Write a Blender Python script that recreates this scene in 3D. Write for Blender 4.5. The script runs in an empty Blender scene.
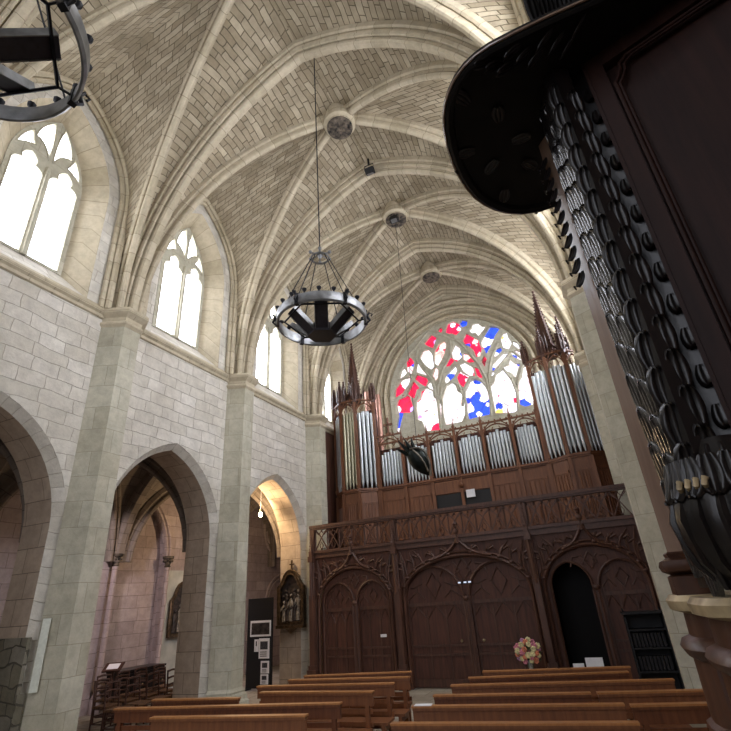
import bpy, bmesh, math, random
from math import sin, cos, pi, sqrt, hypot, atan2, radians
from mathutils import Vector, Matrix
from mathutils.geometry import tessellate_polygon
random.seed(7)
scene = bpy.context.scene
col = scene.collection
V = Vector

# ------------------------------------------------------------------ helpers
def srgb(h):
    c = [int(h[i:i+2], 16)/255 for i in (0, 2, 4)]
    return tuple((x/12.92 if x <= .04045 else ((x+.055)/1.055)**2.4) for x in c) + (1,)

class MB:
    """collects faces; build() links them as one mesh object"""
    def __init__(s):
        s.v = []; s.f = []; s.uv = []; s.col = []
    def add(s, vs, fs, uvs=None, cols=None):
        b = len(s.v); s.v += [tuple(p) for p in vs]
        for i, f in enumerate(fs):
            s.f.append(tuple(b+k for k in f)); s.uv.append(uvs[i] if uvs else None)
            s.col.append(cols[i] if cols else None)
        return s
    def box(s, x0, x1, y0, y1, z0, z1, M=None):
        vs = [V((x, y, z)) for z in (z0, z1) for y in (y0, y1) for x in (x0, x1)]
        if M: vs = [M @ p for p in vs]
        return s.add(vs, [(0,2,3,1),(4,5,7,6),(0,1,5,4),(2,6,7,3),(0,4,6,2),(1,3,7,5)])
    def prism(s, poly, d0, d1, M=None, cap=True):
        """poly in local xy extruded along local z"""
        n = len(poly)
        vs = [V((x, y, d0)) for x, y in poly] + [V((x, y, d1)) for x, y in poly]
        if M: vs = [M @ p for p in vs]
        fs = [(i, (i+1) % n, n+(i+1) % n, n+i) for i in range(n)]
        if cap: fs += [tuple(range(n-1, -1, -1)), tuple(range(n, 2*n))]
        return s.add(vs, fs)
    def plate(s, outer, holes, d0, d1, M=None):
        """flat plate with holes in local xy, thickness d0..d1 along z"""
        loops = [outer]+holes
        tri = tessellate_polygon([[V((x, y, 0)) for x, y in l] for l in loops])
        flat = [p for l in loops for p in l]; n = len(flat)
        vs = [V((x, y, d0)) for x, y in flat]+[V((x, y, d1)) for x, y in flat]
        if M: vs = [M @ p for p in vs]
        fs = [tuple(t) for t in tri]+[tuple(n+k for k in t) for t in tri]
        b = 0
        for l in loops:
            m = len(l)
            fs += [(b+i, b+(i+1) % m, n+b+(i+1) % m, n+b+i) for i in range(m)]; b += m
        return s.add(vs, fs)
    def lathe(s, prof, n=16, M=None, a0=0, a1=2*pi):
        full = abs(a1-a0-2*pi) < 1e-6; m = n if full else n+1
        vs = [V((r*cos(a0+(a1-a0)*k/n), r*sin(a0+(a1-a0)*k/n), z)) for r, z in prof for k in range(m)]
        if M: vs = [M @ p for p in vs]
        fs = [(i*m+k, i*m+(k+1) % m, (i+1)*m+(k+1) % m, (i+1)*m+k) for i in range(len(prof)-1) for k in range(n)]
        if full:
            if prof[0][0] > 1e-4: fs.append(tuple(range(m-1, -1, -1)))
            if prof[-1][0] > 1e-4: fs.append(tuple((len(prof)-1)*m+k for k in range(m)))
        return s.add(vs, fs)
    def tube(s, path, r, n=6, closed=False, sq=None):
        path = [V(p) for p in path]; m = len(path)
        rad = r if isinstance(r, (list, tuple)) else [r]*m
        rings = []; up = None
        for i, p in enumerate(path):
            a = path[(i-1) % m] if (closed or i > 0) else p
            b = path[(i+1) % m] if (closed or i < m-1) else p
            t = (b-a).normalized() if (b-a).length > 1e-9 else V((0, 0, 1))
            if up is None:
                up = V((0, 0, 1)) if abs(t.z) < .9 else V((1, 0, 0))
            x = up-t*up.dot(t)
            if x.length < 1e-6: x = t.orthogonal()
            x.normalize(); up = x; y = t.cross(x)
            q = rad[i]
            rings.append([p+x*(q*cos(2*pi*(k+.5)/n))+y*(q*sin(2*pi*(k+.5)/n)) for k in range(n)])
        vs = [p for g in rings for p in g]; fs = []
        for i in range(m if closed else m-1):
            j = (i+1) % m
            fs += [(i*n+k, i*n+(k+1) % n, j*n+(k+1) % n, j*n+k) for k in range(n)]
        if not closed:
            fs += [tuple(range(n-1, -1, -1)), tuple((m-1)*n+k for k in range(n))]
        return s.add(vs, fs)
    def sweep(s, path, prof, B, flip=1, closed=False):
        """profile (b, d) swept along a planar path; B is the plane's normal, d runs along N = flip * B x T"""
        path = [V(p) for p in path]; m = len(path); B = V(B); n = len(prof)
        cu = [0]
        for i in range(n): cu.append(cu[-1]+hypot(prof[(i+1) % n][0]-prof[i][0], prof[(i+1) % n][1]-prof[i][1]))
        vs = []; ln = [0]
        for i, p in enumerate(path):
            a = path[(i-1) % m] if (closed or i > 0) else p
            b = path[(i+1) % m] if (closed or i < m-1) else p
            t = (b-a).normalized(); N = B.cross(t).normalized()*flip
            if 0 < i < m-1:
                c = (path[i+1]-p).normalized().dot((p-path[i-1]).normalized()); k = 1/max(.5, sqrt((1+c)/2))
            else: k = 1
            vs += [p+B*x+N*(y*k) for x, y in prof]
            if i: ln.append(ln[-1]+(p-path[i-1]).length)
        fs = []; uv = []
        for i in range(m if closed else m-1):
            j = (i+1) % m
            for k in range(n):
                fs.append((i*n+k, i*n+(k+1) % n, j*n+(k+1) % n, j*n+k))
                l1 = ln[i+1] if i+1 < m else ln[i]+.2
                uv.append([(cu[k]+.07, ln[i]), (cu[k+1]+.07, ln[i]), (cu[k+1]+.07, l1), (cu[k]+.07, l1)])
        if not closed:
            fs += [tuple(range(n-1, -1, -1)), tuple((m-1)*n+k for k in range(n))]; uv += [None, None]
        return s.add(vs, fs, uv)
    def grid(s, rows, uvs=None):
        m = len(rows[0]); vs = [p for r in rows for p in r]; fs = []; uu = []
        for i in range(len(rows)-1):
            for k in range(m-1):
                fs.append((i*m+k, i*m+k+1, (i+1)*m+k+1, (i+1)*m+k))
                if uvs: uu.append([uvs[i][k], uvs[i][k+1], uvs[i+1][k+1], uvs[i+1][k]])
        return s.add(vs, fs, uu if uvs else None)
    def ball(s, c, r, n=8, sc=(1, 1, 1)):
        prof = [(sin(pi*i/n)*1.0, -cos(pi*i/n)) for i in range(n+1)]
        prof[0] = (0.0001, -1); prof[-1] = (0.0001, 1)
        return s.lathe(prof, max(6, n), Matrix.Translation(V(c)) @ Matrix.Diagonal((r*sc[0], r*sc[1], r*sc[2], 1)))
    def build(s, name, mat, parent=None, smooth=None, loc=None, mirror=None):
        me = bpy.data.meshes.new(name)
        vs = s.v
        if mirror is not None: vs = [(mirror-x, y, z) for x, y, z in vs]
        o0 = V(loc) if loc is not None else V((0, 0, 0))
        vs = [(p[0]-o0.x, p[1]-o0.y, p[2]-o0.z) for p in vs]
        me.from_pydata(vs, [], s.f)
        uvl = []; cll = []; has = any(c is not None for c in s.col)
        for i, p in enumerate(me.polygons):
            u = s.uv[i]
            if u is None:
                nv = p.normal
                for k in p.vertices:
                    c = V(vs[k])+o0
                    if abs(nv.z) > .75: uvl += [c.x, c.y]
                    else:
                        h = V((-nv.y, nv.x, 0))
                        uvl += [c.dot(h.normalized()) if h.length > 1e-6 else c.x, c.z]
            else:
                for q in u: uvl += [q[0], q[1]]
            if has: cll += list(s.col[i] or (1, 1, 1, 1))*len(p.vertices)
        me.uv_layers.new(name='UVMap'); me.uv_layers['UVMap'].data.foreach_set('uv', uvl)
        if has:
            me.color_attributes.new('tint', 'FLOAT_COLOR', 'CORNER'); me.color_attributes['tint'].data.foreach_set('color', cll)
        bm = bmesh.new(); bm.from_mesh(me)
        bmesh.ops.recalc_face_normals(bm, faces=bm.faces[:]); bm.to_mesh(me); bm.free()
        if smooth:
            me.shade_smooth(); me.set_sharp_from_angle(angle=radians(smooth))
        me.materials.append(mat)
        o = bpy.data.objects.new(name, me); col.objects.link(o)
        if loc is not None: o.location = o0
        if parent: o.parent = parent
        return o

def tag(o, label=None, cat=None, group=None, kind=None):
    if label: o['label'] = label
    if cat: o['category'] = cat
    if group: o['group'] = group
    if kind: o['kind'] = kind
    return o
def empty(name, loc=(0, 0, 0), rz=0, **k):
    o = bpy.data.objects.new(name, None); col.objects.link(o); o.location = loc; o.rotation_euler = (0, 0, rz)
    return tag(o, **k)
def copy_tree(o, parent=None):
    c = o.copy(); col.objects.link(c)
    if parent: c.parent = parent
    for ch in list(o.children): copy_tree(ch, c)
    return c
def bez(p0, p1, p2, n=6):
    return [tuple((1-t)**2*a+2*t*(1-t)*b+t*t*c for a, b, c in zip(p0, p1, p2)) for t in [i/n for i in range(n+1)]]
def T(x, y, z): return Matrix.Translation((x, y, z))
def RZ(a): return Matrix.Rotation(a, 4, 'Z')
XZ = Matrix(((1,0,0,0),(0,0,1,0),(0,1,0,0),(0,0,0,1)))      # local (x,y,z) -> world (x, z, y): plates in the XZ plane
YZ = Matrix(((0,0,1,0),(1,0,0,0),(0,1,0,0),(0,0,0,1)))      # local (x,y,z) -> world (z, x, y): plates in the YZ plane

# ------------------------------------------------------------------ materials
def nodes(name):
    m = bpy.data.materials.new(name); m.use_nodes = True; nt = m.node_tree; nt.nodes.clear()
    out = nt.nodes.new('ShaderNodeOutputMaterial'); b = nt.nodes.new('ShaderNodeBsdfPrincipled')
    nt.links.new(b.outputs[0], out.inputs[0])
    N = lambda t, **k: _n(nt, t, k)
    return m, nt, b, N, nt.links.new
def _n(nt, t, k):
    n = nt.nodes.new('ShaderNode'+t)
    for a, v in k.items():
        if a in n.inputs.keys(): n.inputs[a].default_value = v
        else: setattr(n, a, v)
    return n
def mixc(N, L, fac, a, b, mode='MIX'):
    n = N('Mix', data_type='RGBA', blend_type=mode)
    for s, x in ((0, fac), (6, a), (7, b)):
        if isinstance(x, (float, int, tuple)): n.inputs[s].default_value = x
        else: L(x, n.inputs[s])
    return n.outputs[2]
def ramp(N, L, fac, stops):
    n = N('ValToRGB'); e = n.color_ramp.elements
    e[0].position, e[0].color = stops[0]; e[1].position, e[1].color = stops[-1]
    for p, c in stops[1:-1]:
        q = e.new(p); q.color = c
    L(fac, n.inputs[0]); return n.outputs[0]
def masonry(name, c1, c2, mortar, bw, rh, ms=.012, rough=.9, stain=.5, bump=.5, warp=.02, dirt='5d5848', grain=6):
    m, nt, b, N, L = nodes(name)
    uv = N('UVMap'); nz = N('TexNoise', Scale=1.3, Detail=3.0)
    L(uv.outputs[0], nz.inputs['Vector'])
    sub = N('VectorMath', operation='SUBTRACT'); L(nz.outputs['Color'], sub.inputs[0]); sub.inputs[1].default_value = (.5, .5, .5)
    mul = N('VectorMath', operation='SCALE'); L(sub.outputs[0], mul.inputs[0]); mul.inputs['Scale'].default_value = warp*4
    ad = N('VectorMath', operation='ADD'); L(uv.outputs[0], ad.inputs[0]); L(mul.outputs[0], ad.inputs[1])
    br = N('TexBrick', offset=.43, squash=1.35, squash_frequency=3)
    for k, v in (('Scale', 1.0), ('Mortar Size', ms), ('Mortar Smooth', .4), ('Brick Width', bw), ('Row Height', rh), ('Bias', 0.0), ('Color1', srgb(c1)), ('Color2', srgb(c2)), ('Mortar', srgb(mortar))):
        br.inputs[k].default_value = v
    L(ad.outputs[0], br.inputs['Vector'])
    tc = N('TexCoord'); big = N('TexNoise', Scale=.9, Detail=6.0, Roughness=.65); L(tc.outputs['Object'], big.inputs['Vector'])
    sm = N('TexNoise', Scale=float(grain), Detail=5.0, Roughness=.7); L(tc.outputs['Object'], sm.inputs['Vector'])
    f = ramp(N, L, big.outputs[0], [(.38, (0, 0, 0, 1)), (.68, (1, 1, 1, 1))])
    fm = N('Math', operation='MULTIPLY'); L(f, fm.inputs[0]); fm.inputs[1].default_value = stain
    c = mixc(N, L, fm.outputs[0], br.outputs['Color'], srgb(dirt))
    g = ramp(N, L, sm.outputs[0], [(.3, (.72, .72, .72, 1)), (.62, (1.0, 1.0, 1.0, 1))])
    c = mixc(N, L, .8, c, g, 'MULTIPLY')
    L(c, b.inputs['Base Color']); b.inputs['Roughness'].default_value = rough; b.inputs['Specular IOR Level'].default_value = .2
    hs = N('Math', operation='SUBTRACT'); L(sm.outputs[0], hs.inputs[0]); L(br.outputs['Fac'], hs.inputs[1])
    bp = N('Bump', Strength=bump, Distance=.02); L(hs.outputs[0], bp.inputs['Height']); L(bp.outputs[0], b.inputs['Normal'])
    return m
def wood(name, c1, c2, rough=.45, spec=.4, scale=1.0, coat=0):
    m, nt, b, N, L = nodes(name)
    tc = N('TexCoord'); mp = N('Mapping'); mp.inputs['Scale'].default_value = (9*scale, 9*scale, .7*scale); L(tc.outputs['Object'], mp.inputs[0])
    nz = N('TexNoise', Scale=2.2, Detail=6.0, Roughness=.65); L(mp.outputs[0], nz.inputs['Vector'])
    L(ramp(N, L, nz.outputs[0], [(.3, srgb(c1)), (.7, srgb(c2))]), b.inputs['Base Color'])
    b.inputs['Roughness'].default_value = rough; b.inputs['Specular IOR Level'].default_value = spec
    b.inputs['Coat Weight'].default_value = coat; b.inputs['Coat Roughness'].default_value = .15
    bp = N('Bump', Strength=.15, Distance=.01); L(nz.outputs[0], bp.inputs['Height']); L(bp.outputs[0], b.inputs['Normal'])
    return m
def plain(name, c, rough=.5, metal=0.0, spec=.5, noise=.12, scale=20):
    m, nt, b, N, L = nodes(name)
    tc = N('TexCoord'); nz = N('TexNoise', Scale=float(scale), Detail=4.0); L(tc.outputs['Object'], nz.inputs['Vector'])
    k = srgb(c); d = tuple(x*(1-noise*2.5) for x in k[:3])+(1,); u = tuple(min(1, x*(1+noise)) for x in k[:3])+(1,)
    L(ramp(N, L, nz.outputs[0], [(.3, d), (.7, u)]), b.inputs['Base Color'])
    b.inputs['Roughness'].default_value = rough; b.inputs['Metallic'].default_value = metal; b.inputs['Specular IOR Level'].default_value = spec
    return m
def glow(name, c, strength, noise=0):
    m, nt, b, N, L = nodes(name)
    b.inputs['Base Color'].default_value = (.02, .02, .02, 1) if strength else srgb(c); b.inputs['Roughness'].default_value = .3
    b.inputs['Emission Strength'].default_value = strength
    if noise:
        tc = N('TexCoord'); nz = N('TexNoise', Scale=1.6, Detail=3.0); L(tc.outputs['Object'], nz.inputs['Vector'])
        k = srgb(c); L(ramp(N, L, nz.outputs[0], [(.3, tuple(x*(1-noise) for x in k[:3])+(1,)), (.65, k)]), b.inputs['Emission Color'])
    else: b.inputs['Emission Color'].default_value = srgb(c)
    return m

DAY = 11.0        # strength of the daylight in the clear panes
M = dict(
 wall=masonry('limestone_wall', 'dfdacf', 'ccc6b8', 'b6ae9f', .5, .27, .007, stain=.55, dirt='b3ab9b', bump=1.0, warp=.045, grain=4),
 pier=masonry('pier_limestone', 'cbc7b4', 'bab49f', 'a19b88', .75, .45, .006, stain=.5, dirt='97927f', bump=.4, warp=.01),
 soffit=masonry('ashlar_soffit', 'c0ae9b', 'b5a28f', '786b5e', .62, .40, .008, stain=.3, dirt='8f8272', bump=.3, warp=.004),
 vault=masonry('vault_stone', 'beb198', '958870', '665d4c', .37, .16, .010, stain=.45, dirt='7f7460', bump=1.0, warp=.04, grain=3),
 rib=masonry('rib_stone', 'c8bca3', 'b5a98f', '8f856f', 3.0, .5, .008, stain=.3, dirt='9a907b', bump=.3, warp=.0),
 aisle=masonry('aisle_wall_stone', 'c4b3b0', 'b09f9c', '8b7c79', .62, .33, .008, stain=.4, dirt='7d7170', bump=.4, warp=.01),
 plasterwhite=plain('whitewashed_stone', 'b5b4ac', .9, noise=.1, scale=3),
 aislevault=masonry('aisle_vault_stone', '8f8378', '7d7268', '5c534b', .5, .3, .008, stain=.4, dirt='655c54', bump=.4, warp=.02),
 rubble=masonry('rough_dark_stone', '938d7e', '78725f', '5c584c', .4, .22, .015, stain=.6, dirt='4b483f', bump=1.2, warp=.12),
 floor=masonry('floor_slabs', 'b3ab9c', '9c9384', '6b655b', .55, .55, .008, rough=.7, stain=.4, dirt='7c7468', bump=.2, warp=.0),
 darkoak=wood('dark_oak', '3d271e', '614032', .48, .45),
 darkoak2=wood('dark_oak_panel', '40271f', '633f32', .55, .35),
 organoak=wood('organ_oak', '5c3827', '83573a', .5, .4),
 pew=wood('pew_oak_lit_top', 'a06a3b', 'bb8450', .42, .45),  # lighter copy for top rails, light from above put into the colour
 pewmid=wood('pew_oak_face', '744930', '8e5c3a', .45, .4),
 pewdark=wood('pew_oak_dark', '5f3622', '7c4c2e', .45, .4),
 blackwood=wood('black_varnished_wood', '0a0807', '191210', .33, .4, coat=.1),
 glosscarving=wood('glossy_black_carving', '0b0908', '191412', .25, .5, coat=1.0),
 canopywood=wood('near_black_wood', '080605', '120d0b', .6, .2),  # near-black wood in one even tone
 panelwood=wood('brown_varnished_panel', '1e0f0b', '2f1a14', .55, .15),
 plinthwood=wood('brown_polished_wood', '3a2318', '553625', .4, .35, coat=.05),
 plankwood=wood('smooth_polished_pilaster', '6d574a', '826b5a', .22, .5, coat=.8),
 tin=plain('organ_pipe_tin', 'bfc4c5', .42, .9, noise=.06),
 gilttin=plain('tarnished_pipe_tin', 'b8b49c', .45, 1.0, noise=.08),
 rosypipe=plain('rosy_lit_pipe_metal', 'c99a88', .45, .5, noise=.08),  # rosy tone stands in for red and yellow light on the pipes
 iron=plain('black_iron', '1b1b20', .45, .6, noise=.2),
 zinc=plain('grey_ring_metal', '838484', .4, .7, noise=.15, scale=8),
 heater=plain('dark_heater_panel', '25222b', .5, .1, noise=.2),
 gilt=plain('worn_gilding', '5d4a34', .45, .6, noise=.3, scale=14),
 goldtrim=plain('dull_gold_edge', 'b09c78', .45, .2, noise=.2, scale=14),
 polychrome=plain('dark_relief', '3a302c', .6, .1, noise=.5, scale=12),
 paleflesh=plain('pale_relief_figure', '8d8478', .6, .0, noise=.3, scale=14),
 paper=plain('white_paper', 'e9eaee', .8, noise=.02),
 ink=plain('grey_print', '45464c', .8, noise=.4, scale=30),
 photo=plain('dark_photo_print', '3a3330', .6, noise=.6, scale=9),
 black=plain('matt_black', '0d0d10', .6, noise=.1),
 book=plain('dark_books', '241f20', .6, noise=.4, scale=25),
 bronze=plain('dark_bronze', '1d231f', .4, .7, noise=.3, scale=6),
 verdigris=plain('grey_bronze_edge', '6a6459', .5, .4, noise=.3, scale=6),
 keystone=plain('carved_dark_boss', '5a5044', .9, noise=.6, scale=9),
 rush=plain('woven_rush', '6b4c33', .8, noise=.3, scale=30),
 chairwood=wood('chair_wood', '3a241b', '55362a', .5, .4),
 lead=plain('lead_bar', '55575c', .6, .3, noise=.1),
 paneglass=glow('lit_clear_window_glass', 'eef2ff', DAY, .25), aisleglass=glow('lit_aisle_glass', 'f3dcea', 4, .25), greyboard=plain('pale_grey_board', 'd3d6c9', .8, noise=.05),
 choirglass=glow('lit_choir_window_glass', 'eef2ff', DAY*.3, .25), sunpane=glow('sunlit_window_glass', 'f0f3ff', DAY*2.3, .25),
 bulb=glow('lamp_bulb', 'ffd9a0', 60),
 tubelight=glow('small_white_lamp', 'dfe8ff', .6),
 vase=plain('glass_vase', 'a6a9a4', .15, noise=.1),
 leaf=plain('flower_leaves', '4e5b34', .7, noise=.3),
 pink=plain('pink_petals', 'e08a9e', .7, noise=.2), coral=plain('coral_petals', 'e88f6d', .7, noise=.2),
 cream=plain('cream_petals', 'e9dfa8', .7, noise=.2), lilac=plain('lilac_petals', 'c58fb8', .7, noise=.2),
)
# ------------------------------------------------------------------ the church (metres; left nave wall face at x = 0, organ towards +y)
W = 9.46
PY = [-5.97, -1.97, 2.03, 6.03, 10.03, 14.13, 17.6]
YB = 17.6                                  # west wall face
ZS, ZA, ZF = 8.08, 14.15, 13.3             # rib springing, crown of webs, crown of wall arches
def arc_z(d, a, h):
    r = (a*a+h*h)/(2*a) if h >= a else None
    d = min(abs(d), a)
    if r is None: return h*sqrt(max(0, 1-(d/a)**2))
    return sqrt(max(0, r*r-(d+r-a)**2))
def outline(c, a, h, zs, zb, n=24):
    """(u, z) points of an arched opening, bottom one side to bottom other side"""
    pts = [(c-a, zb)]
    for k in range(n+1):
        d = -a*cos(pi*k/n); pts.append((c+d, zs+arc_z(d, a, h)))
    pts.append((c+a, zb)); return pts
def loft(mb, loops, put, uvstep=True):
    """loops: [(outline, depth)] -> surface; put(u, z, depth) -> point; uv = (depth, running length)"""
    for (l0, d0), (l1, d1) in zip(loops, loops[1:]):
        ln = [0]
        for a, b in zip(l0, l0[1:]): ln.append(ln[-1]+hypot(b[0]-a[0], b[1]-a[1]))
        h = hypot(d1-d0, l1[0][0]-l0[0][0])
        mb.grid([[put(u, z, d0) for u, z in l0], [put(u, z, d1) for u, z in l1]],
                [[(abs(d0), q) for q in ln], [(abs(d0)+h, q) for q in ln]])
ARC = dict(a=1.5, h=1.97, zs=3.6)
def side_wall(name, mirror):
    mb = MB(); sof = MB(); rev = MB()
    for i in range(len(PY)-1):
        ya, yb = PY[i], PY[i+1]; yc = (ya+yb)/2; s = (yb-ya)/4.0
        ai = outline(yc, 1.5*s, ARC['h'], ARC['zs'], 0); ao = outline(yc, 1.66*s, ARC['h']+.2, ARC['zs']-.05, 0)
        wi = outline(yc, .8*s, 1.7, 10.75, 8.66); wo = outline(yc, 1.17*s, 2.05, 10.75, 8.14)
        ys = sorted({ya, yb} | {p[0] for p in ao} | {p[0] for p in wo})
        closed = i == 5
        za = lambda y: 0 if closed or abs(y-yc) > 1.66*s-1e-5 else ARC['zs']-.05+arc_z(y-yc, 1.66*s, ARC['h']+.2)
        zw = lambda y: 8.14 if abs(y-yc) > 1.17*s-1e-5 else 10.75+arc_z(y-yc, 1.17*s, 2.05)
        for a, b in zip(ys, ys[1:]):
            m = (a+b)/2
            ina = not closed and abs(m-yc) < 1.66*s; inw = abs(m-yc) < 1.17*s
            z0a, z0b = (ARC['zs']-.05+arc_z(a-yc, 1.66*s, ARC['h']+.2), ARC['zs']-.05+arc_z(b-yc, 1.66*s, ARC['h']+.2)) if ina else (0, 0)
            mb.grid([[V((0, a, z0a)), V((0, b, z0b))], [V((0, a, 8.14)), V((0, b, 8.14))]])
            if inw: z1a, z1b = 10.75+arc_z(a-yc, 1.17*s, 2.05), 10.75+arc_z(b-yc, 1.17*s, 2.05)
            else: z1a = z1b = 8.14
            mb.grid([[V((0, a, z1a)), V((0, b, z1b))], [V((0, a, 14.8)), V((0, b, 14.8))]])
        put = lambda u, z, d: V((d, u, z))
        if not closed:
            loft(mb, [(ao, 0), (ai, -.16)], put)
            loft(sof, [(ai, -.16), (ai, -.9)], put)
            # rear face towards the aisle
            for a, b in zip(ys, ys[1:]):
                z0a, z0b = [(ARC['zs']+arc_z(q-yc, 1.5*s, ARC['h']) if abs((a+b)/2-yc) < 1.5*s else 0) for q in (a, b)]
                mb.grid([[V((-.9, a, z0a)), V((-.9, b, z0b))], [V((-.9, a, 8.0)), V((-.9, b, 8.0))]])
        loft(rev, [(wo, 0), (wi, -.46)], put)
        mb.grid([[put(wo[0][0], wo[0][1], 0), put(wo[-1][0], wo[-1][1], 0)], [put(wi[0][0], wi[0][1], -.46), put(wi[-1][0], wi[-1][1], -.46)]])
    o = mb.build(name, M['wall'], mirror=mirror); tag(o, kind='structure')
    rev.build('window_reveal', M['rib'], o, mirror=mirror)
    s = sof.build('arch_soffit', M['soffit'], o, mirror=mirror)
    return o
side_wall('wall_left', None); side_wall('wall_right', W)

def bezpath(*segs):
    out = []
    for s in segs: out += bez(*s)[(1 if out else 0):]
    return out
def lancet(c, w, zb, zs):
    """trefoil-headed light"""
    k = [(c-w, zb), (c-w, zs)]
    k += bez((c-w, zs), (c-1.12*w, zs+.62*w), (c-.45*w, zs+.78*w), 5)[1:]
    k += bez((c-.45*w, zs+.78*w), (c-.72*w, zs+1.35*w), (c, zs+1.75*w), 5)[1:]
    h = k[1:-1]
    return k+[(2*c-u, z) for u, z in reversed(h)]+[(c+w, zb)]
def side_window(i, mirror):
    ya, yb = PY[i], PY[i+1]; yc = (ya+yb)/2; s = (yb-ya)/4.0
    out = outline(yc, .8*s, 1.7, 10.75, 8.66, 20)
    holes = [lancet(yc-.385*s, .318*s, 8.7, 10.6), lancet(yc+.385*s, .318*s, 8.7, 10.66)]
    for q in (-1, 1):
        f = lambda u, z: (yc+q*u*s, z)
        holes.append([f(*p) for p in bezpath(((.05, 11.2), (.0, 11.8), (.11, 12.33)), ((.11, 12.33), (.38, 12.0), (.4, 11.62)), ((.4, 11.62), (.14, 11.6), (.05, 11.2)))][:-1])
        holes.append([f(*p) for p in bezpath(((.36, 11.36), (.44, 11.5), (.46, 11.75)), ((.46, 11.75), (.64, 11.5), (.71, 11.12)), ((.71, 11.12), (.55, 11.3), (.36, 11.36)))][:-1])
    mb = MB(); mb.plate(out, holes, -.58, -.44, YZ)
    # raised mouldings on the room side
    for l in holes: mb.tube([(-.44, u, z) for u, z in l], .022, 5, closed=True)
    mb.tube([(-.43, yc, z) for z in (8.66, 9.4, 10.2, 11.0)], .06, 6)
    n = 'window_%d' % (i+1+(6 if mirror else 0))
    o = mb.build(n, M['pier'], mirror=mirror); tag(o, kind='structure')
    p = MB(); p.add([(-.56, u, z) for u, z in out], [tuple(range(len(out)))]); p.build('pane', M['choirglass' if i < 2 else 'sunpane' if mirror else 'paneglass'], o, mirror=mirror)
    b = MB()
    for zz in (9.25, 9.8, 10.35):
        for q in (-1, 1): b.tube([(-.54, yc+q*.385*s-.33*s, zz), (-.54, yc+q*.385*s+.33*s, zz)], .012, 4)
    b.build('glazing_bar', M['lead'], o, mirror=mirror)
for i in range(6):
    side_window(i, None); side_window(i, W)

# pillars with capitals
PROF = [(0, -.4), (.45, -.19), (.45, .21), (0, .48)]
def grow(poly, d):
    return [(x*(1+d/.34), y*(1+d/.44)) for x, y in poly]
def pillar(y, mirror, end=False):
    px = .36 if mirror else .45
    P0 = [(x*px/.45, y+v) for x, v in PROF]
    if end: P0 = [(0, y-.4), (px, y-.19), (px, y), (0, y)]
    f = lambda d: [(max(0, x*(1+d/.45)), (y+(q-y)*(1+d/.44)) if not (end and q >= y) else q) for x, q in P0]
    mb = MB(); mb.prism(f(0), .45, 7.72, cap=False)
    o = mb.build('pillar', M['pier'], mirror=mirror); tag(o, kind='structure')
    c = MB()
    for (d0, z0), (d1, z1) in zip([(0, 7.66), (.05, 7.72), (.05, 7.76), (.0, 7.8), (.02, 7.88), (.1, 7.95), (.13, 7.98), (.13, 8.05), (.09, 8.1)], [(.05, 7.72), (.05, 7.76), (.0, 7.8), (.02, 7.88), (.1, 7.95), (.13, 7.98), (.13, 8.05), (.09, 8.1), (-.3, 8.1)]):
        c.grid([[V((x, q, z0)) for x, q in f(d0)], [V((x, q, z1)) for x, q in f(d1)]])
    c.build('capital', M['rib'], o, mirror=mirror)
    b = MB()
    pr = [(.14, 0), (.14, .3), (.1, .34), (.1, .42), (.05, .46), (.06, .5), (.0, .56)]
    for (d0, z0), (d1, z1) in zip(pr, pr[1:]): b.grid([[V((x, q, z0)) for x, q in f(d0)], [V((x, q, z1)) for x, q in f(d1)]])
    b.build('plinth', M['pier'], o, mirror=mirror)
for k, y in enumerate(PY):
    for mir in (None, W): pillar(y, mir, end=(k == len(PY)-1))

# string course and sills
for mir in (None, W):
    mb = MB()
    for i in range(len(PY)-1):
        pf = [(0, 7.86), (.04, 7.88), (.05, 7.94), (.1, 7.98), (.1, 8.05), (.05, 8.1), (0, 8.16)]
        mb.grid([[V((x, PY[i]+.4, z)) for x, z in pf], [V((x, PY[i+1]-.4, z)) for x, z in pf]])
    o = mb.build('trim_%d' % (1 if mir is None else 2), M['rib'], mirror=mir); tag(o, kind='structure')

# ---------------------------------------------------------------- vault
def sweep_arch(mb, P, prof, B, inside):
    N0 = V(B).cross((P[2]-P[1]).normalized())
    mb.sweep(P, prof, B, flip=1 if N0.dot(inside-P[1]) < 0 else -1)
def arch_x(z, a, h):
    """horizontal distance from the springing at height z above it"""
    r = (a*a+h*h)/(2*a); return r-sqrt(max(0, r*r-z*z))
def half_curve(p0, p1, h, n, stilt=0):
    """pointed half arch from springing p0 to crown above p1 (xy) with rise h; sampled by height"""
    a = hypot(p1[0]-p0[0], p1[1]-p0[1]); H = h-stilt; out = []
    for k in range(n+1):
        z = h*sin(pi/2*k/n); zz = max(0, z-stilt)
        f = arch_x(zz, a, H)/a if H >= a else 1-sqrt(max(0, 1-(zz/H)**2))
        f = min(1, f) if k < n else 1
        out.append((p0[0]+(p1[0]-p0[0])*f, p0[1]+(p1[1]-p0[1])*f, z))
    return out
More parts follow.
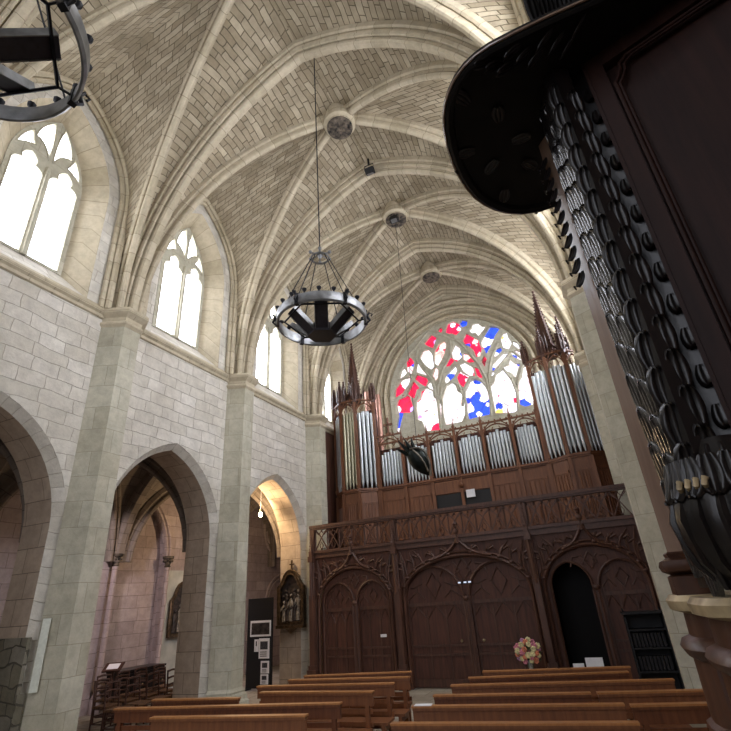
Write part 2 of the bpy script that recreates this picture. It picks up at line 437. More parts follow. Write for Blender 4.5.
def vault(x0, x1, y0, y1, zs, hT, hD, hF, stilt, web, ribs, n=18, m=8, e=.06, dia=.16, fo=.42):
    xc, yc = (x0+x1)/2, (y0+y1)/2
    for sx in (0, 1):
        for sy in (0, 1):
            X = (lambda d: x0+d) if sx == 0 else (lambda d: x1-d)
            Y = (lambda d: y0+d) if sy == 0 else (lambda d: y1-d)
            Tc = half_curve((X(e), Y(0)), (xc, Y(0)), hT, n)
            Dc = half_curve((X(e), Y(dia)), (xc, yc), hD, n)
            Fc = half_curve((X(0), Y(fo)), (X(0), yc), hF, n, stilt)
            for A, B in ((Tc, Dc), (Dc, Fc)):
                rows = []; uvs = []; s = 0
                for k in range(n+1):
                    a, b = V(A[k]), V(B[k])
                    if k: s += ((a-V(A[k-1])).length+(b-V(B[k-1])).length)/2
                    w = (b-a).length
                    rows.append([a.lerp(b, q/m)+V((0, 0, zs+.12*sin(pi*q/m)*(k/n))) for q in range(m+1)])
                    uvs.append([((q/m-.5)*w+.3*sx, s) for q in range(m+1)])
                web.grid(rows, uvs)
            if ribs is not None:
                P = [V(p)+V((0, 0, zs)) for p in Dc]
                d = V((P[-1].x-P[0].x, P[-1].y-P[0].y, 0)).normalized(); B = V((-d.y, d.x, 0))
                prof = [(-.14, .06), (-.14, -.07), (-.1, -.11), (-.065, -.1), (-.06, -.17), (-.09, -.21), (-.075, -.27), (-.03, -.3)]; prof += [(-x, z) for x, z in reversed(prof)]
                mb = MB(); sweep_arch(mb, P, [(x*.85, z*.92) for x, z in prof], B, V((P[-1].x, P[-1].y, P[0].z))); ribs.append(('diagonal_rib', mb))
ceil = MB(); ribs = []
for i in range(len(PY)-1):
    vault(0, W, PY[i], PY[i+1], ZS, ZA-ZS, ZA-ZS, ZF-ZS, 2.75, ceil, ribs)
co = ceil.build('ceiling', M['vault'], smooth=40); tag(co, kind='structure')
for n_, mb in ribs: mb.build(n_, M['rib'], co, smooth=30)
tprof = [(-.24, .08), (-.24, -.08), (-.2, -.11), (-.16, -.09), (-.15, -.15), (-.19, -.19), (-.17, -.25), (-.12, -.25), (-.09, -.2), (-.075, -.28), (-.1, -.32), (-.07, -.37)]; tprof += [(-x, z) for x, z in reversed(tprof)]
for k, y in enumerate(PY):
    L_ = half_curve((.06, y), (W/2, y), ZA-ZS, 22); R_ = [(W-x, q, z) for x, q, z in reversed(L_)][1:]
    P = [V((x, q, z+ZS)) for x, q, z in L_+R_]
    mb = MB(); sweep_arch(mb, P, [(x*.92, z) for x, z in tprof], (0, 1, 0), V((W/2, y, ZS)))
    mb.build('transverse_rib', M['rib'], co, smooth=30)
# wall ribs with their colonnettes
for i in range(len(PY)-1):
    for x0, dx in ((0, 1), (W, -1)):
        y0, y1 = PY[i], PY[i+1]; yc = (y0+y1)/2
        A = half_curve((x0, y0+.42), (x0, yc), ZF-ZS, 24, 2.75); B_ = [(x, y0+y1-y, z) for x, y, z in reversed(A)][1:]
        P = [V((x, y, z+ZS)) for x, y, z in A+B_]
        pr = [(.0, .05), (.0, -.12), (.04*dx, -.17), (.09*dx, -.15), (.1*dx, -.09), (.08*dx, -.06), (.13*dx, -.07), (.17*dx, -.03), (.16*dx, .06)]
        mb = MB(); sweep_arch(mb, P, pr, (1, 0, 0), V((x0, yc, ZS+1)))
        mb.build('wall_rib', M['rib'], co, smooth=40)
# keystones
for i in range(len(PY)-1):
    yc = (PY[i]+PY[i+1])/2
    mb = MB(); mb.lathe([(.38, 14.3), (.38, 13.95), (.43, 13.9), (.43, 13.78), (.36, 13.72), (.36, 13.68)], 24, T(W/2, yc, 0))
    k = mb.build('keystone', M['rib'], co, smooth=30)
    d = MB(); d.lathe([(.35, 13.70), (.35, 13.64), (.31, 13.62), (0.001, 13.6)], 24, T(W/2, yc, 0))
    for q in range(9):
        a = q*2.4; r = .03+.03*q
        d.ball((W/2+r*cos(a), yc+r*sin(a), 13.61), .055, 6, (1, 1, .6))
    d.build('carved_disc', M['keystone'], k, smooth=40)

# ---------------------------------------------------------------- west wall with the great window
XC, WA, WH, WZ = 4.63, 2.98, 3.15, 9.6
wb = MB()
orders = [(3.95, YB), (3.86, YB+.1), (3.62, YB+.1), (3.56, YB+.24), (3.34, YB+.24), (3.28, YB+.38), (3.02, YB+.38), (2.98, YB+.5)]
ol = [(outline(XC, a, WH+(a-WA)*1.0, WZ, 7.4, 32), y) for a, y in orders]
put = lambda u, z, d: V((u, d, z))
loft(wb, ol, put)
o0 = ol[0][0]; xs = [-.0]+[p[0] for p in o0[1:-1]]+[W]
for a, b in zip(xs, xs[1:]):
    m = (a+b)/2; ins = abs(m-XC) < 3.95
    za, zb = [(WZ+arc_z(q-XC, 3.95, WH+.97) if ins else 0) for q in (a, b)]
    wb.grid([[V((a, YB, za)), V((b, YB, zb))], [V((a, YB, 14.8)), V((b, YB, 14.8))]])
    if ins: wb.grid([[V((a, YB, 0)), V((b, YB, 0))], [V((a, YB, 7.4)), V((b, YB, 7.4))]])
wb.grid([[V((XC-3.95, YB, 7.4)), V((XC+3.95, YB, 7.4))], [V((XC-2.98, YB+.5, 7.4)), V((XC+2.98, YB+.5, 7.4))]])
ow = wb.build('wall_back', M['rib']); tag(ow, kind='structure')
am = MB()
for a, y in ((3.74, YB+.04), (3.45, YB+.17), (3.15, YB+.31)):
    l = outline(XC, a, WH+(a-WA), WZ, 7.4, 32); am.tube([(u, y, z) for u, z in l], .075, 8)
am.build('arch_moulding', M['rib'], ow, smooth=60)
LIGHTS=[[(1.91,9.45),(2.05,9.72),(2.29,9.81),(2.54,9.68),(2.61,9.33),(2.65,9.06),(2.49,8.95),(2.2,9.01),(2.05,8.67),(1.89,8.17),(1.8,8.36),(1.97,8.91)],[(1.91,9.79),(1.98,10.19),(2.25,10.48),(2.6,10.6),(2.67,10.49),(2.52,10.22),(2.26,9.93)],[(2.16,10.58),(2.29,10.94),(2.42,11.03),(2.51,10.77),(2.34,10.65)],[(2.56,10.91),(2.57,11.31),(2.74,11.47),(2.89,11.22),(2.87,10.91),(2.73,10.7)],[(2.48,9.84),(2.79,10.27),(2.98,9.95),(2.86,9.53),(2.64,9.62)],[(2.96,10.73),(3.06,11.1),(3.2,10.82),(3.4,10.45)],[(2.82,10.45),(2.95,10.62),(3.4,10.35),(3.45,10.14),(3.31,9.91),(3.07,10.12)],[(3.32,10.02),(3.52,10.16),(3.62,9.69),(3.44,9.84)],[(2.81,9.13),(2.85,9.38),(3.03,9.49),(3.07,9.74),(3.29,9.82),(3.53,9.63),(3.53,9.38),(3.69,9.23),(3.79,8.95),(3.65,8.06),(3.08,8.14),(2.96,8.56),(2.82,8.62)],[(3.5,11.99),(3.83,12.26),(4.04,12.07),(3.83,11.65),(3.59,11.84)],[(3.21,11.34),(3.37,11.61),(3.6,11.63),(3.76,11.31),(3.76,10.75),(3.63,10.67),(3.4,10.93)],[(3.78,10.9),(3.89,11.51),(4.11,11.77),(4.38,11.85),(4.44,11.63),(4.33,11.27),(4.14,10.96),(3.95,10.72)],[(3.66,10.39),(3.81,10.7),(3.92,10.52),(3.86,10.23),(3.76,10.13)],[(4.47,12.23),(4.63,12.59),(4.86,12.65),(5.13,12.44),(5.15,12.11),(4.91,11.95),(4.74,12.08),(4.63,12.1)],[(4.16,12.41),(4.29,12.52),(4.38,12.38),(4.29,12.25)],[(5.15,12.47),(5.26,12.58),(5.49,12.47),(5.42,12.26),(5.24,12.24)],[(4.61,11.19),(4.8,11.49),(4.95,11.29),(4.99,10.89),(4.76,10.74),(4.64,10.91)],[(4.24,10.63),(4.48,11.03),(4.66,10.79),(4.45,10.61)],[(4.16,10.04),(4.22,10.21),(4.65,10.53),(4.69,10.32),(4.51,10.06),(4.2,9.88)],[(3.94,9.28),(4.1,9.57),(4.18,9.74),(4.41,9.83),(4.55,9.65),(4.57,9.42),(4.74,9.27),(4.81,8.87),(4.76,8.46),(4.56,8.15),(4.23,8.15),(3.92,8.15),(3.89,8.65)],[(5.51,12.01),(5.62,12.08),(5.68,12.23),(5.89,12.22),(6.0,12.04),(6.16,11.99),(6.03,11.83),(5.83,11.66),(5.74,11.84),(5.61,11.84)],[(6.14,11.64),(6.35,11.86),(6.54,11.8),(6.69,11.67),(6.48,11.46),(6.2,11.01),(6.02,10.79),(5.99,10.99),(5.9,11.06),(5.92,11.36)],[(5.19,11.61),(5.36,11.84),(5.55,11.66),(5.76,11.44),(5.82,11.0),(5.74,10.76),(5.57,10.76),(5.52,11.08),(5.38,11.28),(5.25,11.36)],[(5.76,10.48),(5.9,10.67),(5.97,10.5),(5.85,10.22)],[(5.09,11.01),(5.25,10.93),(5.46,10.53),(5.26,10.55),(5.05,10.76)],[(4.88,10.54),(5.06,10.58),(5.3,10.35),(5.37,10.14),(5.37,9.94),(5.17,10.01),(4.97,10.25)],[(5.44,10.27),(5.56,10.19),(5.67,9.77),(5.49,9.82)],[(4.67,10.06),(4.82,10.25),(4.89,10.16),(5.13,9.96),(4.86,9.57),(4.72,9.75)],[(4.91,9.34),(5.16,9.72),(5.37,9.77),(5.58,9.61),(5.72,9.29),(5.8,8.99),(5.69,8.19),(5.27,8.18),(4.87,8.16),(4.83,8.72)],[(6.68,11.25),(6.8,11.45),(6.95,11.47),(7.06,11.33),(6.99,11.16),(7.07,10.94),(6.9,10.69),(6.7,10.83)],[(7.12,10.82),(7.23,11.05),(7.37,10.93),(7.46,10.57)],[(6.25,10.54),(6.43,10.83),(6.6,10.85),(6.61,10.7),(6.38,10.54)],[(6.97,10.53),(7.17,10.57),(7.39,10.37),(7.41,10.04),(7.19,10.17),(7.03,10.33)],[(6.12,10.02),(6.19,10.22),(6.61,10.55),(6.81,10.53),(6.8,10.32),(6.46,10.08),(6.2,9.93)],[(6.01,9.76),(6.1,9.93),(6.18,9.84),(6.1,9.73)],[(6.58,10.01),(6.77,10.03),(6.85,10.23),(6.97,10.05),(7.18,9.96),(7.04,9.74),(6.92,9.49),(6.81,9.7),(6.67,9.8)],[(5.96,9.31),(6.11,9.41),(6.23,9.7),(6.48,9.85),(6.66,9.63),(6.66,9.42),(6.83,9.16),(6.84,8.81),(6.75,8.23),(6.6,8.16),(6.23,8.21),(5.96,8.27),(5.96,8.95)],[(6.99,9.19),(7.16,9.4),(7.27,9.72),(7.44,9.85),(7.46,9.08),(7.33,8.3),(7.05,8.29),(6.89,8.4),(6.94,8.86)]]
BLOBS=[(2.29,9.44,0.32,'r'),(1.93,9.28,0.16,'w'),(2.55,9.14,0.14,'v'),(1.98,8.69,0.29,'b'),(1.92,8.34,0.18,'w'),(2.38,10.29,0.18,'w'),(2.05,10.06,0.21,'r'),(2.4,10.8,0.22,'w'),(2.7,11.32,0.13,'r'),(2.74,10.95,0.13,'w'),(2.87,11.07,0.09,'b'),(2.71,9.87,0.29,'r'),(3.18,10.71,0.29,'w'),(3.1,10.31,0.28,'r'),(3.49,9.94,0.21,'w'),(3.24,8.86,0.52,'w'),(2.87,8.72,0.11,'v'),(3.5,8.1,0.13,'r'),(3.46,8.7,0.07,'y'),(3.33,9.5,0.28,'w'),(3.69,12.01,0.22,'r'),(3.94,11.94,0.12,'v'),(3.51,11.18,0.35,'w'),(4.07,11.22,0.27,'p'),(4.35,11.66,0.14,'p'),(4.37,11.41,0.09,'r'),(3.92,11.58,0.08,'r'),(3.79,10.4,0.21,'p'),(4.67,12.33,0.21,'r'),(4.8,12.5,0.12,'w'),(5.05,12.26,0.09,'w'),(4.86,12.11,0.14,'r'),(5.02,12.47,0.07,'r'),(4.27,12.38,0.14,'r'),(5.32,12.4,0.17,'b'),(4.78,11.1,0.25,'w'),(4.97,11.09,0.09,'b'),(4.47,10.8,0.22,'r'),(4.57,10.43,0.17,'w'),(4.41,10.09,0.14,'b'),(4.23,10.06,0.12,'w'),(4.35,8.97,0.52,'w'),(4.38,9.62,0.2,'w'),(4.62,8.98,0.14,'p'),(4.29,8.34,0.09,'p'),(4.72,8.53,0.13,'w'),(5.84,11.96,0.27,'w'),(6.39,11.69,0.2,'b'),(6.61,11.67,0.1,'b'),(6.07,11.27,0.2,'w'),(6.28,11.29,0.1,'w'),(6.14,10.98,0.15,'b'),(5.33,11.65,0.15,'r'),(5.29,11.38,0.08,'b'),(5.62,11.45,0.1,'p'),(5.63,11.13,0.19,'r'),(5.66,11.28,0.08,'p'),(5.72,10.88,0.09,'p'),(5.87,10.53,0.15,'r'),(5.89,10.41,0.05,'w'),(5.17,10.87,0.15,'p'),(5.31,10.63,0.11,'r'),(5.11,10.28,0.27,'w'),(5.44,10.2,0.09,'r'),(5.56,9.98,0.18,'r'),(4.81,9.91,0.2,'r'),(4.98,9.87,0.09,'w'),(5.29,9.5,0.18,'w'),(5.05,9.27,0.17,'w'),(5.58,9.22,0.15,'w'),(5.52,8.9,0.14,'w'),(5.28,9.04,0.14,'b'),(5.39,9.66,0.09,'b'),(4.97,8.69,0.16,'w'),(4.91,8.99,0.09,'b'),(5.14,8.76,0.1,'b'),(5.41,8.59,0.21,'b'),(5.27,8.35,0.11,'w'),(5.59,8.35,0.14,'b'),(4.99,8.27,0.13,'b'),(5.64,8.64,0.08,'w'),(6.9,11.18,0.19,'w'),(6.84,10.86,0.15,'w'),(6.74,11.31,0.07,'y'),(7.25,10.82,0.15,'w'),(7.26,11.02,0.07,'y'),(6.53,10.8,0.09,'b'),(6.36,10.62,0.13,'w'),(7.25,10.34,0.17,'w'),(7.09,10.32,0.08,'b'),(7.41,10.15,0.06,'y'),(6.46,10.26,0.28,'w'),(6.15,10.01,0.08,'b'),(6.08,9.83,0.12,'w'),(6.86,9.9,0.28,'w'),(7.12,10.01,0.06,'b'),(6.38,8.99,0.46,'w'),(6.44,9.61,0.21,'w'),(6.75,8.6,0.08,'r'),(6.1,8.51,0.09,'b'),(6.06,8.28,0.08,'y'),(6.14,8.91,0.05,'r'),(6.5,8.28,0.15,'w'),(7.2,9.0,0.32,'w'),(7.38,9.58,0.14,'w'),(7.48,9.49,0.07,'y'),(7.01,8.37,0.1,'b'),(7.27,8.58,0.14,'w')]
TRACERY=[[(1.52,9.16),(1.76,9.86),(2.16,10.78),(2.8,11.65),(3.75,12.49),(4.38,12.13),(4.96,11.6),(5.33,10.98),(5.64,10.33),(5.82,9.63),(5.83,8.77),(5.74,8.11)],[(3.69,7.99),(3.72,8.97),(3.7,9.63),(3.61,10.18),(3.27,10.77),(3.03,11.35),(3.21,11.86)],[(3.72,8.97),(3.82,9.82),(4.16,10.57),(4.56,11.08),(4.63,11.74)],[(2.71,8.61),(2.72,9.34),(2.93,9.85),(3.24,9.93)],[(4.77,8.18),(4.86,8.85),(4.7,9.68),(4.38,9.91),(4.0,9.71),(3.83,9.23)],[(5.88,9.11),(5.94,9.81),(6.17,10.49),(6.55,11.1),(7.09,11.67)],[(6.77,8.09),(6.86,8.81),(6.78,9.39),(6.53,9.91),(6.17,9.75),(5.95,9.38)],[(4.7,8.75),(4.87,9.42),(5.21,9.81),(5.48,9.82),(5.75,9.43)],[(6.93,9.14),(7.25,9.83),(7.47,9.99)],[(6.19,9.89),(6.86,10.45),(7.01,10.59),(7.44,10.0)],[(2.74,10.47),(2.85,10.76),(3.02,11.19)],[(1.74,9.64),(2.35,9.72),(2.75,10.51),(2.14,10.55)]]

wm = MB()
pout = outline(XC, WA+.01, WH, WZ, 7.4, 40)
def inside(u, z): return abs(u-XC) < WA-.03 and z < WZ+arc_z(u-XC, WA-.03, WH-.03)
lights = []
def in_poly(p, l):
    c = False
    for (x0, y0), (x1, y1) in zip(l, l[1:]+l[:1]):
        if (y0 > p[1]) != (y1 > p[1]) and p[0] < (x1-x0)*(p[1]-y0)/(y1-y0)+x0: c = not c
    return c
def dense(l): return [(a[0]+(b[0]-a[0])*t, a[1]+(b[1]-a[1])*t) for a, b in zip(l, l[1:]+l[:1]) for t in (0, .25, .5, .75)]
base_l = [[(u, z) if inside(u, z) else (XC+(u-XC)*.96, WZ+(z-WZ)*.96) for u, z in l] for l in LIGHTS]
for i, l in enumerate(base_l):
    gu, gz = sum(p[0] for p in l)/len(l), sum(p[1] for p in l)/len(l)
    for sc in (1.1, 1.06, 1.03, 1.0, .96, .9):
        c = [(gu+(u-gu)*sc, gz+(z-gz)*sc) for u, z in l]
        grown = [(gu+(u-gu)*(sc+.05), gz+(z-gz)*(sc+.05)) for u, z in l]
        others = lights+base_l[i+1:]
        if all(inside(*p) for p in c) and not any(in_poly(p, o) for o in others for p in dense(grown)) and not any(in_poly(p, grown) for o in others for p in dense(o)): break
    lights.append(c)
wm.plate(pout, lights, YB+.38, YB+.52, XZ)
for t in TRACERY:
    t = [q for q in t if inside(*q)]
    if len(t) > 1: wm.tube([(u, YB+.39, z) for u, z in t], .06, 6)
wo_ = wm.build('window_13', M['pier'], smooth=50); tag(wo_, kind='structure')
COL = dict(r=(.7, .01, .06, 1), w=(.95, .93, .97, 1), v=(.55, .35, .9, 1), b=(.02, .07, .75, 1), p=(1.0, .62, .55, 1), y=(1.1, .75, .12, 1))
pan = MB()
nx, nz_ = 150, 130
for i in range(nx):
    for k in range(nz_):
        u0, u1 = XC-WA+2*WA*i/nx, XC-WA+2*WA*(i+1)/nx; z0, z1 = 7.4+5.4*k/nz_, 7.4+5.4*(k+1)/nz_
        u, z = (u0+u1)/2, (z0+z1)/2
        if not (abs(u-XC) < WA and z < WZ+arc_z(u-XC, WA, WH)): continue
        best, c = 9, 'w'
        for bx, bz, r, kk in BLOBS:
            d = hypot(u-bx, z-bz)/(r*(1.25 if kk in 'rb' else .95))
            if d < best: best, c = d, kk
        if best > 2.2: c = 'b' if (int(u*3)+int(z*2)) % 2 else 'r'
        pan.add([(u0, YB+.53, z0), (u1, YB+.53, z0), (u1, YB+.53, z1), (u0, YB+.53, z1)], [(0, 1, 2, 3)], None, [COL[c]])
gm, nt, b, N, L = nodes('stained_glass')
at = N('Attribute', attribute_name='tint'); b.inputs['Base Color'].default_value = (.02, .02, .02, 1)
tc = N('TexCoord'); nzt = N('TexNoise', Scale=3.5, Detail=3.0); L(tc.outputs['Object'], nzt.inputs['Vector'])
vo = N('TexVoronoi', feature='DISTANCE_TO_EDGE', Scale=3.2); L(tc.outputs['Object'], vo.inputs['Vector'])
ld = ramp(N, L, vo.outputs[0], [(.008, (.08, .08, .1, 1)), (.025, (1, 1, 1, 1))])
c = mixc(N, L, .55, at.outputs[0], ramp(N, L, nzt.outputs[0], [(.33, (.75, .3, .36, 1)), (.5, (1.2, 1.15, 1.15, 1)), (.68, (.95, .95, 1.3, 1))]), 'MULTIPLY')
c = mixc(N, L, .85, c, ld, 'MULTIPLY')
L(c, b.inputs['Emission Color']); b.inputs['Emission Strength'].default_value = 1.3
pan.build('stained_glass_pane', gm, wo_)

# choir end behind the camera: wall with three tall windows
wf = MB(); YF = -5.97
xs = [0]; 
for c_ in (2.2, 4.73, 7.26): xs += [c_-.8, c_+.8]
xs.append(W)
for a, b_ in zip(xs, xs[1:]):
    win = any(abs((a+b_)/2-c_) < .1 for c_ in (2.2, 4.73, 7.26))
    if win:
        wf.box(a, b_, YF-.4, YF, 0, 3.0); wf.box(a, b_, YF-.4, YF, 11.5, 14.8)
    else: wf.box(a, b_, YF-.4, YF, 0, 14.8)
tag(wf.build('wall_front', M['wall']), kind='structure')
for k, c_ in enumerate((2.2, 4.73, 7.26)):
    mb = MB()
    for x in (-.8, 0, .8): mb.box(c_+x-.06, c_+x+.06, YF-.34, YF-.2, 3, 11.5)
    for z in (3.0, 11.5): mb.box(c_-.8, c_+.8, YF-.34, YF-.2, z-.06, z+.06)
    o = mb.build('window_%d' % (14+k), M['pier']); tag(o, kind='structure')
    p = MB(); p.add([(c_-.8, YF-.3, 3), (c_+.8, YF-.3, 3), (c_+.8, YF-.3, 11.5), (c_-.8, YF-.3, 11.5)], [(0, 1, 2, 3)]); p.build('pane', M['choirglass'], o)

# floor
fl = MB(); fl.box(-4.6, W+1.2, -6.4, 20.4, -.2, 0); tag(fl.build('floor', M['floor']), kind='structure')

# ---------------------------------------------------------------- side aisle behind the arcade
XA = -4.0
aw = MB(); yy = [-6.0, 18.2]
def recess(c, a, h, zs, zb, depth, mb):
    l = outline(c, a, h, zs, zb, 20); put = lambda u, z, d: V((XA-d, u, z))
    loft(mb, [(outline(c, a+.12, h+.12, zs, zb, 20), 0), (l, .12), (l, depth)], put)
    mb.add([put(u, z, depth) for u, z in l], [tuple(range(len(l)))])
rec = [(10.92, .9, 1.68, 3.7, 0), (14.5, .7, 1.2, 3.6, 1.3)]
ys = sorted({-6.2, 20.3} | {p[0] for c, a, h, zs, zb in rec for p in outline(c, a+.12, h+.12, zs, zb, 20)})
for a, b_ in zip(ys, ys[1:]):
    m = (a+b_)/2; hit = [r for r in rec if abs(m-r[0]) < r[1]+.12]
    if hit:
        c, aa, h, zs, zb = hit[0]
        za, zb_ = [zs+arc_z(q-c, aa+.12, h+.12) for q in (a, b_)]
        aw.grid([[V((XA, a, za)), V((XA, b_, zb_))], [V((XA, a, 8)), V((XA, b_, 8))]])
        if zb > 0: aw.grid([[V((XA, a, 0)), V((XA, b_, 0))], [V((XA, a, zb)), V((XA, b_, zb))]])
    else: aw.grid([[V((XA, a, 0)), V((XA, b_, 0))], [V((XA, a, 8)), V((XA, b_, 8))]])
for r in rec: recess(*r[:5], .22 if r[4] == 0 else .4, aw)
tag(aw.build('wall_aisle', M['aisle']), kind='structure')
# end walls and roof of the aisle, plain outer wall on the other side
e_ = MB(); e_.box(-4.2, -.9, 20.1, 20.3, 0, 8); e_.box(-.95, -.75, YB, 20.3, 0, 8); tag(e_.build('wall_aisle_end', M['aisle']), kind='structure')
e_ = MB(); e_.box(-4.2, 0, -6.4, -5.99, 0, 8); tag(e_.build('wall_aisle_front', M['aisle']), kind='structure')
e_ = MB(); e_.box(W+.92, W+1.1, -6.4, 18.2, 0, 8); tag(e_.build('wall_far_right', M['aisle']), kind='structure')
ac = MB(); ar = []
for i in range(len(PY)-1):
    vault(XA, -.9, PY[i], PY[i+1], 3.5, 2.7, 2.7, 2.7, .3, ac, ar, 12, 4)
ac.box(XA-.3, -.6, -6.2, 20.3, 7.2, 7.3)
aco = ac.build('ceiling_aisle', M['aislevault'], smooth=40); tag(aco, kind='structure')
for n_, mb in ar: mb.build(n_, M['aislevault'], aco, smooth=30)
for y in PY[1:-1]:
    A = half_curve((-.92, y), (-2.45, y), 2.7, 12); B_ = [(-4.9-x, q, z) for x, q, z in reversed(A)][1:]
    P = [V((x, q, z+3.5)) for x, q, z in A+B_]
    mb = MB(); sweep_arch(mb, P, [(-.18, .05), (-.18, -.12), (-.1, -.2), (.1, -.2), (.18, -.12), (.18, .05)], (0, 1, 0), V((-2.45, y, 3.5)))
    mb.build('transverse_rib', M['aislevault'], aco, smooth=30)
def colonnette(x, y, ztop, name='pillar'):
    mb = MB(); mb.lathe([(.13, 0), (.13, .3), (.1, .36), (.07, .42), (.07, ztop-.3)], 12, T(x, y, 0))
    o = mb.build(name, M['aisle'], smooth=40); tag(o, kind='structure')
    c = MB(); c.lathe([(.07, ztop-.32), (.1, ztop-.3), (.08, ztop-.26), (.12, ztop-.1), (.17, ztop-.06), (.17, ztop)], 12, T(x, y, 0)); 
    for q in range(8): c.ball((x+.12*cos(q*pi/4), y+.12*sin(q*pi/4), ztop-.14), .04, 5)
    c.build('capital', M['keystone'], o, smooth=40)
colonnette(-3.88, 11.85, 3.7); colonnette(-3.88, 9.98, 3.7)
mb = MB(); mb.box(-4.0, -3.9, 11.95, 13.2, 0, 3.3); tag(mb.build('trim_3', M['plasterwhite']), kind='structure')
mb = MB()
for a, y0 in ((.9, 10.0), ):
    for rr, dd in ((.86, .0), (1.0, .0)):
        l = outline(10.92, rr+.04, 1.68+(rr-.86), 3.7, 3.7, 20); mb.tube([(-3.96, u, z) for u, z in l], .06, 6)
# round moulded oculus and low arch further along the aisle wall
for r in (.95, 1.1): mb.tube([(-3.97, 18.0+r*cos(q*pi/18), 4.95+r*sin(q*pi/18)) for q in range(36)], .05, 6, closed=True)
for r in (.95, 1.1): mb.tube([(-3.97, u, z) for u, z in outline(18.15, r, r*1.0, 2.1, 0, 20)], .05, 6)
tag(mb.build('trim_4', M['aisle'], smooth=50), kind='structure')

for k, c in enumerate((14.5,)):
    l = outline(c, .66, 1.15, 3.6, 1.34, 20)
    mb = MB(); mb.plate(outline(c, .7, 1.2, 3.6, 1.3, 20), [[(u, z) for u, z in outline(c-.32, .27, .4, 3.5, 1.4, 8)], [(u, z) for u, z in outline(c+.32, .27, .4, 3.5, 1.4, 8)]], XA-.36, XA-.28, YZ)
    o = mb.build('window_%d' % (17+k), M['pier']); tag(o, kind='structure')
    p = MB(); p.add([(XA-.34, u, z) for u, z in l], [tuple(range(len(l)))]); p.build('pane', M['aisleglass'], o)
# dark slabs with upright battens on the side walls of the organ bay
for k, (x0, x1) in enumerate(((.015, .06), (W-.06, W-.015))):
    mb = MB(); mb.box(x0, x1, 14.66, 17.55, 3.5, 7.84)
    for q in range(9): mb.box(x0-.012*(k), x1+.012*(1-k), 14.66+.32*q, 14.7+.32*q, 3.5, 7.84)
    tag(mb.build('trim_%d' % (5+k), M['darkoak2']), kind='structure')

la = bpy.data.lights.new('aisle_fill_spot', 'SPOT'); la.energy = 170; la.spot_size = 1.3; la.spot_blend = .6; la.color = (1, .86, .9); la.shadow_soft_size = .15  # added spot without a fixture, brightens the pink recess
lo = bpy.data.objects.new('aisle_fill_spot', la); col.objects.link(lo); lo.location = (-2.3, 7.6, 4.6); lo.rotation_euler = (V((-4, 11.2, 2.2))-V((-2.3, 7.6, 4.6))).to_track_quat('-Z', 'Y').to_euler()

mb = MB(); mb.box(-.9, -.0, 5.47, 5.53, 0, 1.95); mb.box(-.0, .03, 5.47, 5.6, 0, 1.2); tag(mb.build('baseboard_left', M['rubble']), kind='structure')
# ------------------------------------------------------------------ organ gallery with its carved screen
SY = 13.42
PX = [.42, 3.11, 6.78, 9.36]
g = empty('organ_gallery', (4.9, SY, 0), label='dark oak gallery screen with ogee arches, panelled doors and a pierced balustrade under the organ', cat='gallery')
G = (4.9, SY, 0)
def gp(mb, name, mat, parent=None, smooth=None):
    o = mb.build(name, mat, None, smooth)
    p = parent or g
    o.parent = p
    if p is g: o.location = (-4.9, -SY, 0)
    return o
mb = MB(); mb.box(.5, 8.96, SY+.06, 17.5, 3.32, 3.48); gp(mb, 'gallery_deck', M['darkoak'])
mb = MB(); mb.box(.34, 9.42, SY-.1, SY+.1, 4.17, 4.25); mb.box(.34, 9.42, SY-.07, SY+.07, 4.12, 4.17); gp(mb, 'top_rail', M['darkoak'])
mb = MB()
for z0, z1, d in ((3.3, 3.36, .08), (3.36, 3.44, .05), (3.44, 3.52, .1)): mb.box(.34, 9.42, SY-d, SY+.06, z0, z1)
gp(mb, 'bottom_rail', M['darkoak'])
for x in PX:
    mb = MB(); mb.box(x-.08, x+.08, SY-.07, SY+.08, 0, 4.14)
    mb.prism([(x-.07, -.16), (x+.07, -.16), (x+.1, -.07), (x-.1, -.07)], .0, 2.3, T(0, SY, 0))
    mb.box(x-.14, x+.14, SY-.2, SY+.05, 0, .45); mb.box(x-.11, x+.11, SY-.17, SY+.05, .45, .55)
    mb.tube([(x, SY-.13, 2.2), (x, SY-.12, 3.3)], .055, 6); mb.tube([(x-.06, SY-.08, 0.5), (x-.06, SY-.08, 3.3)], .025, 5); mb.tube([(x+.06, SY-.08, .5), (x+.06, SY-.08, 3.3)], .025, 5)
    p = gp(mb, 'post', M['darkoak'], smooth=40)
    q = MB(); q.box(x-.08, x+.08, SY-.2, SY-.07, 3.2, 3.36)
    q.lathe([(.07, 3.36), (.075, 3.5), (.05, 3.52), (.005, 4.12)], 4, T(x, SY-.13, 0) @ RZ(pi/4)); q.ball((x, SY-.13, 4.1), .03, 6)
    for k in range(5):
        for a in range(4): q.ball((x+.05*(1-k/6)*cos(a*pi/2), SY-.13+.05*(1-k/6)*sin(a*pi/2), 3.56+.1*k), .018, 4)
    q.build('pinnacle', M['darkoak'], p, smooth=40)
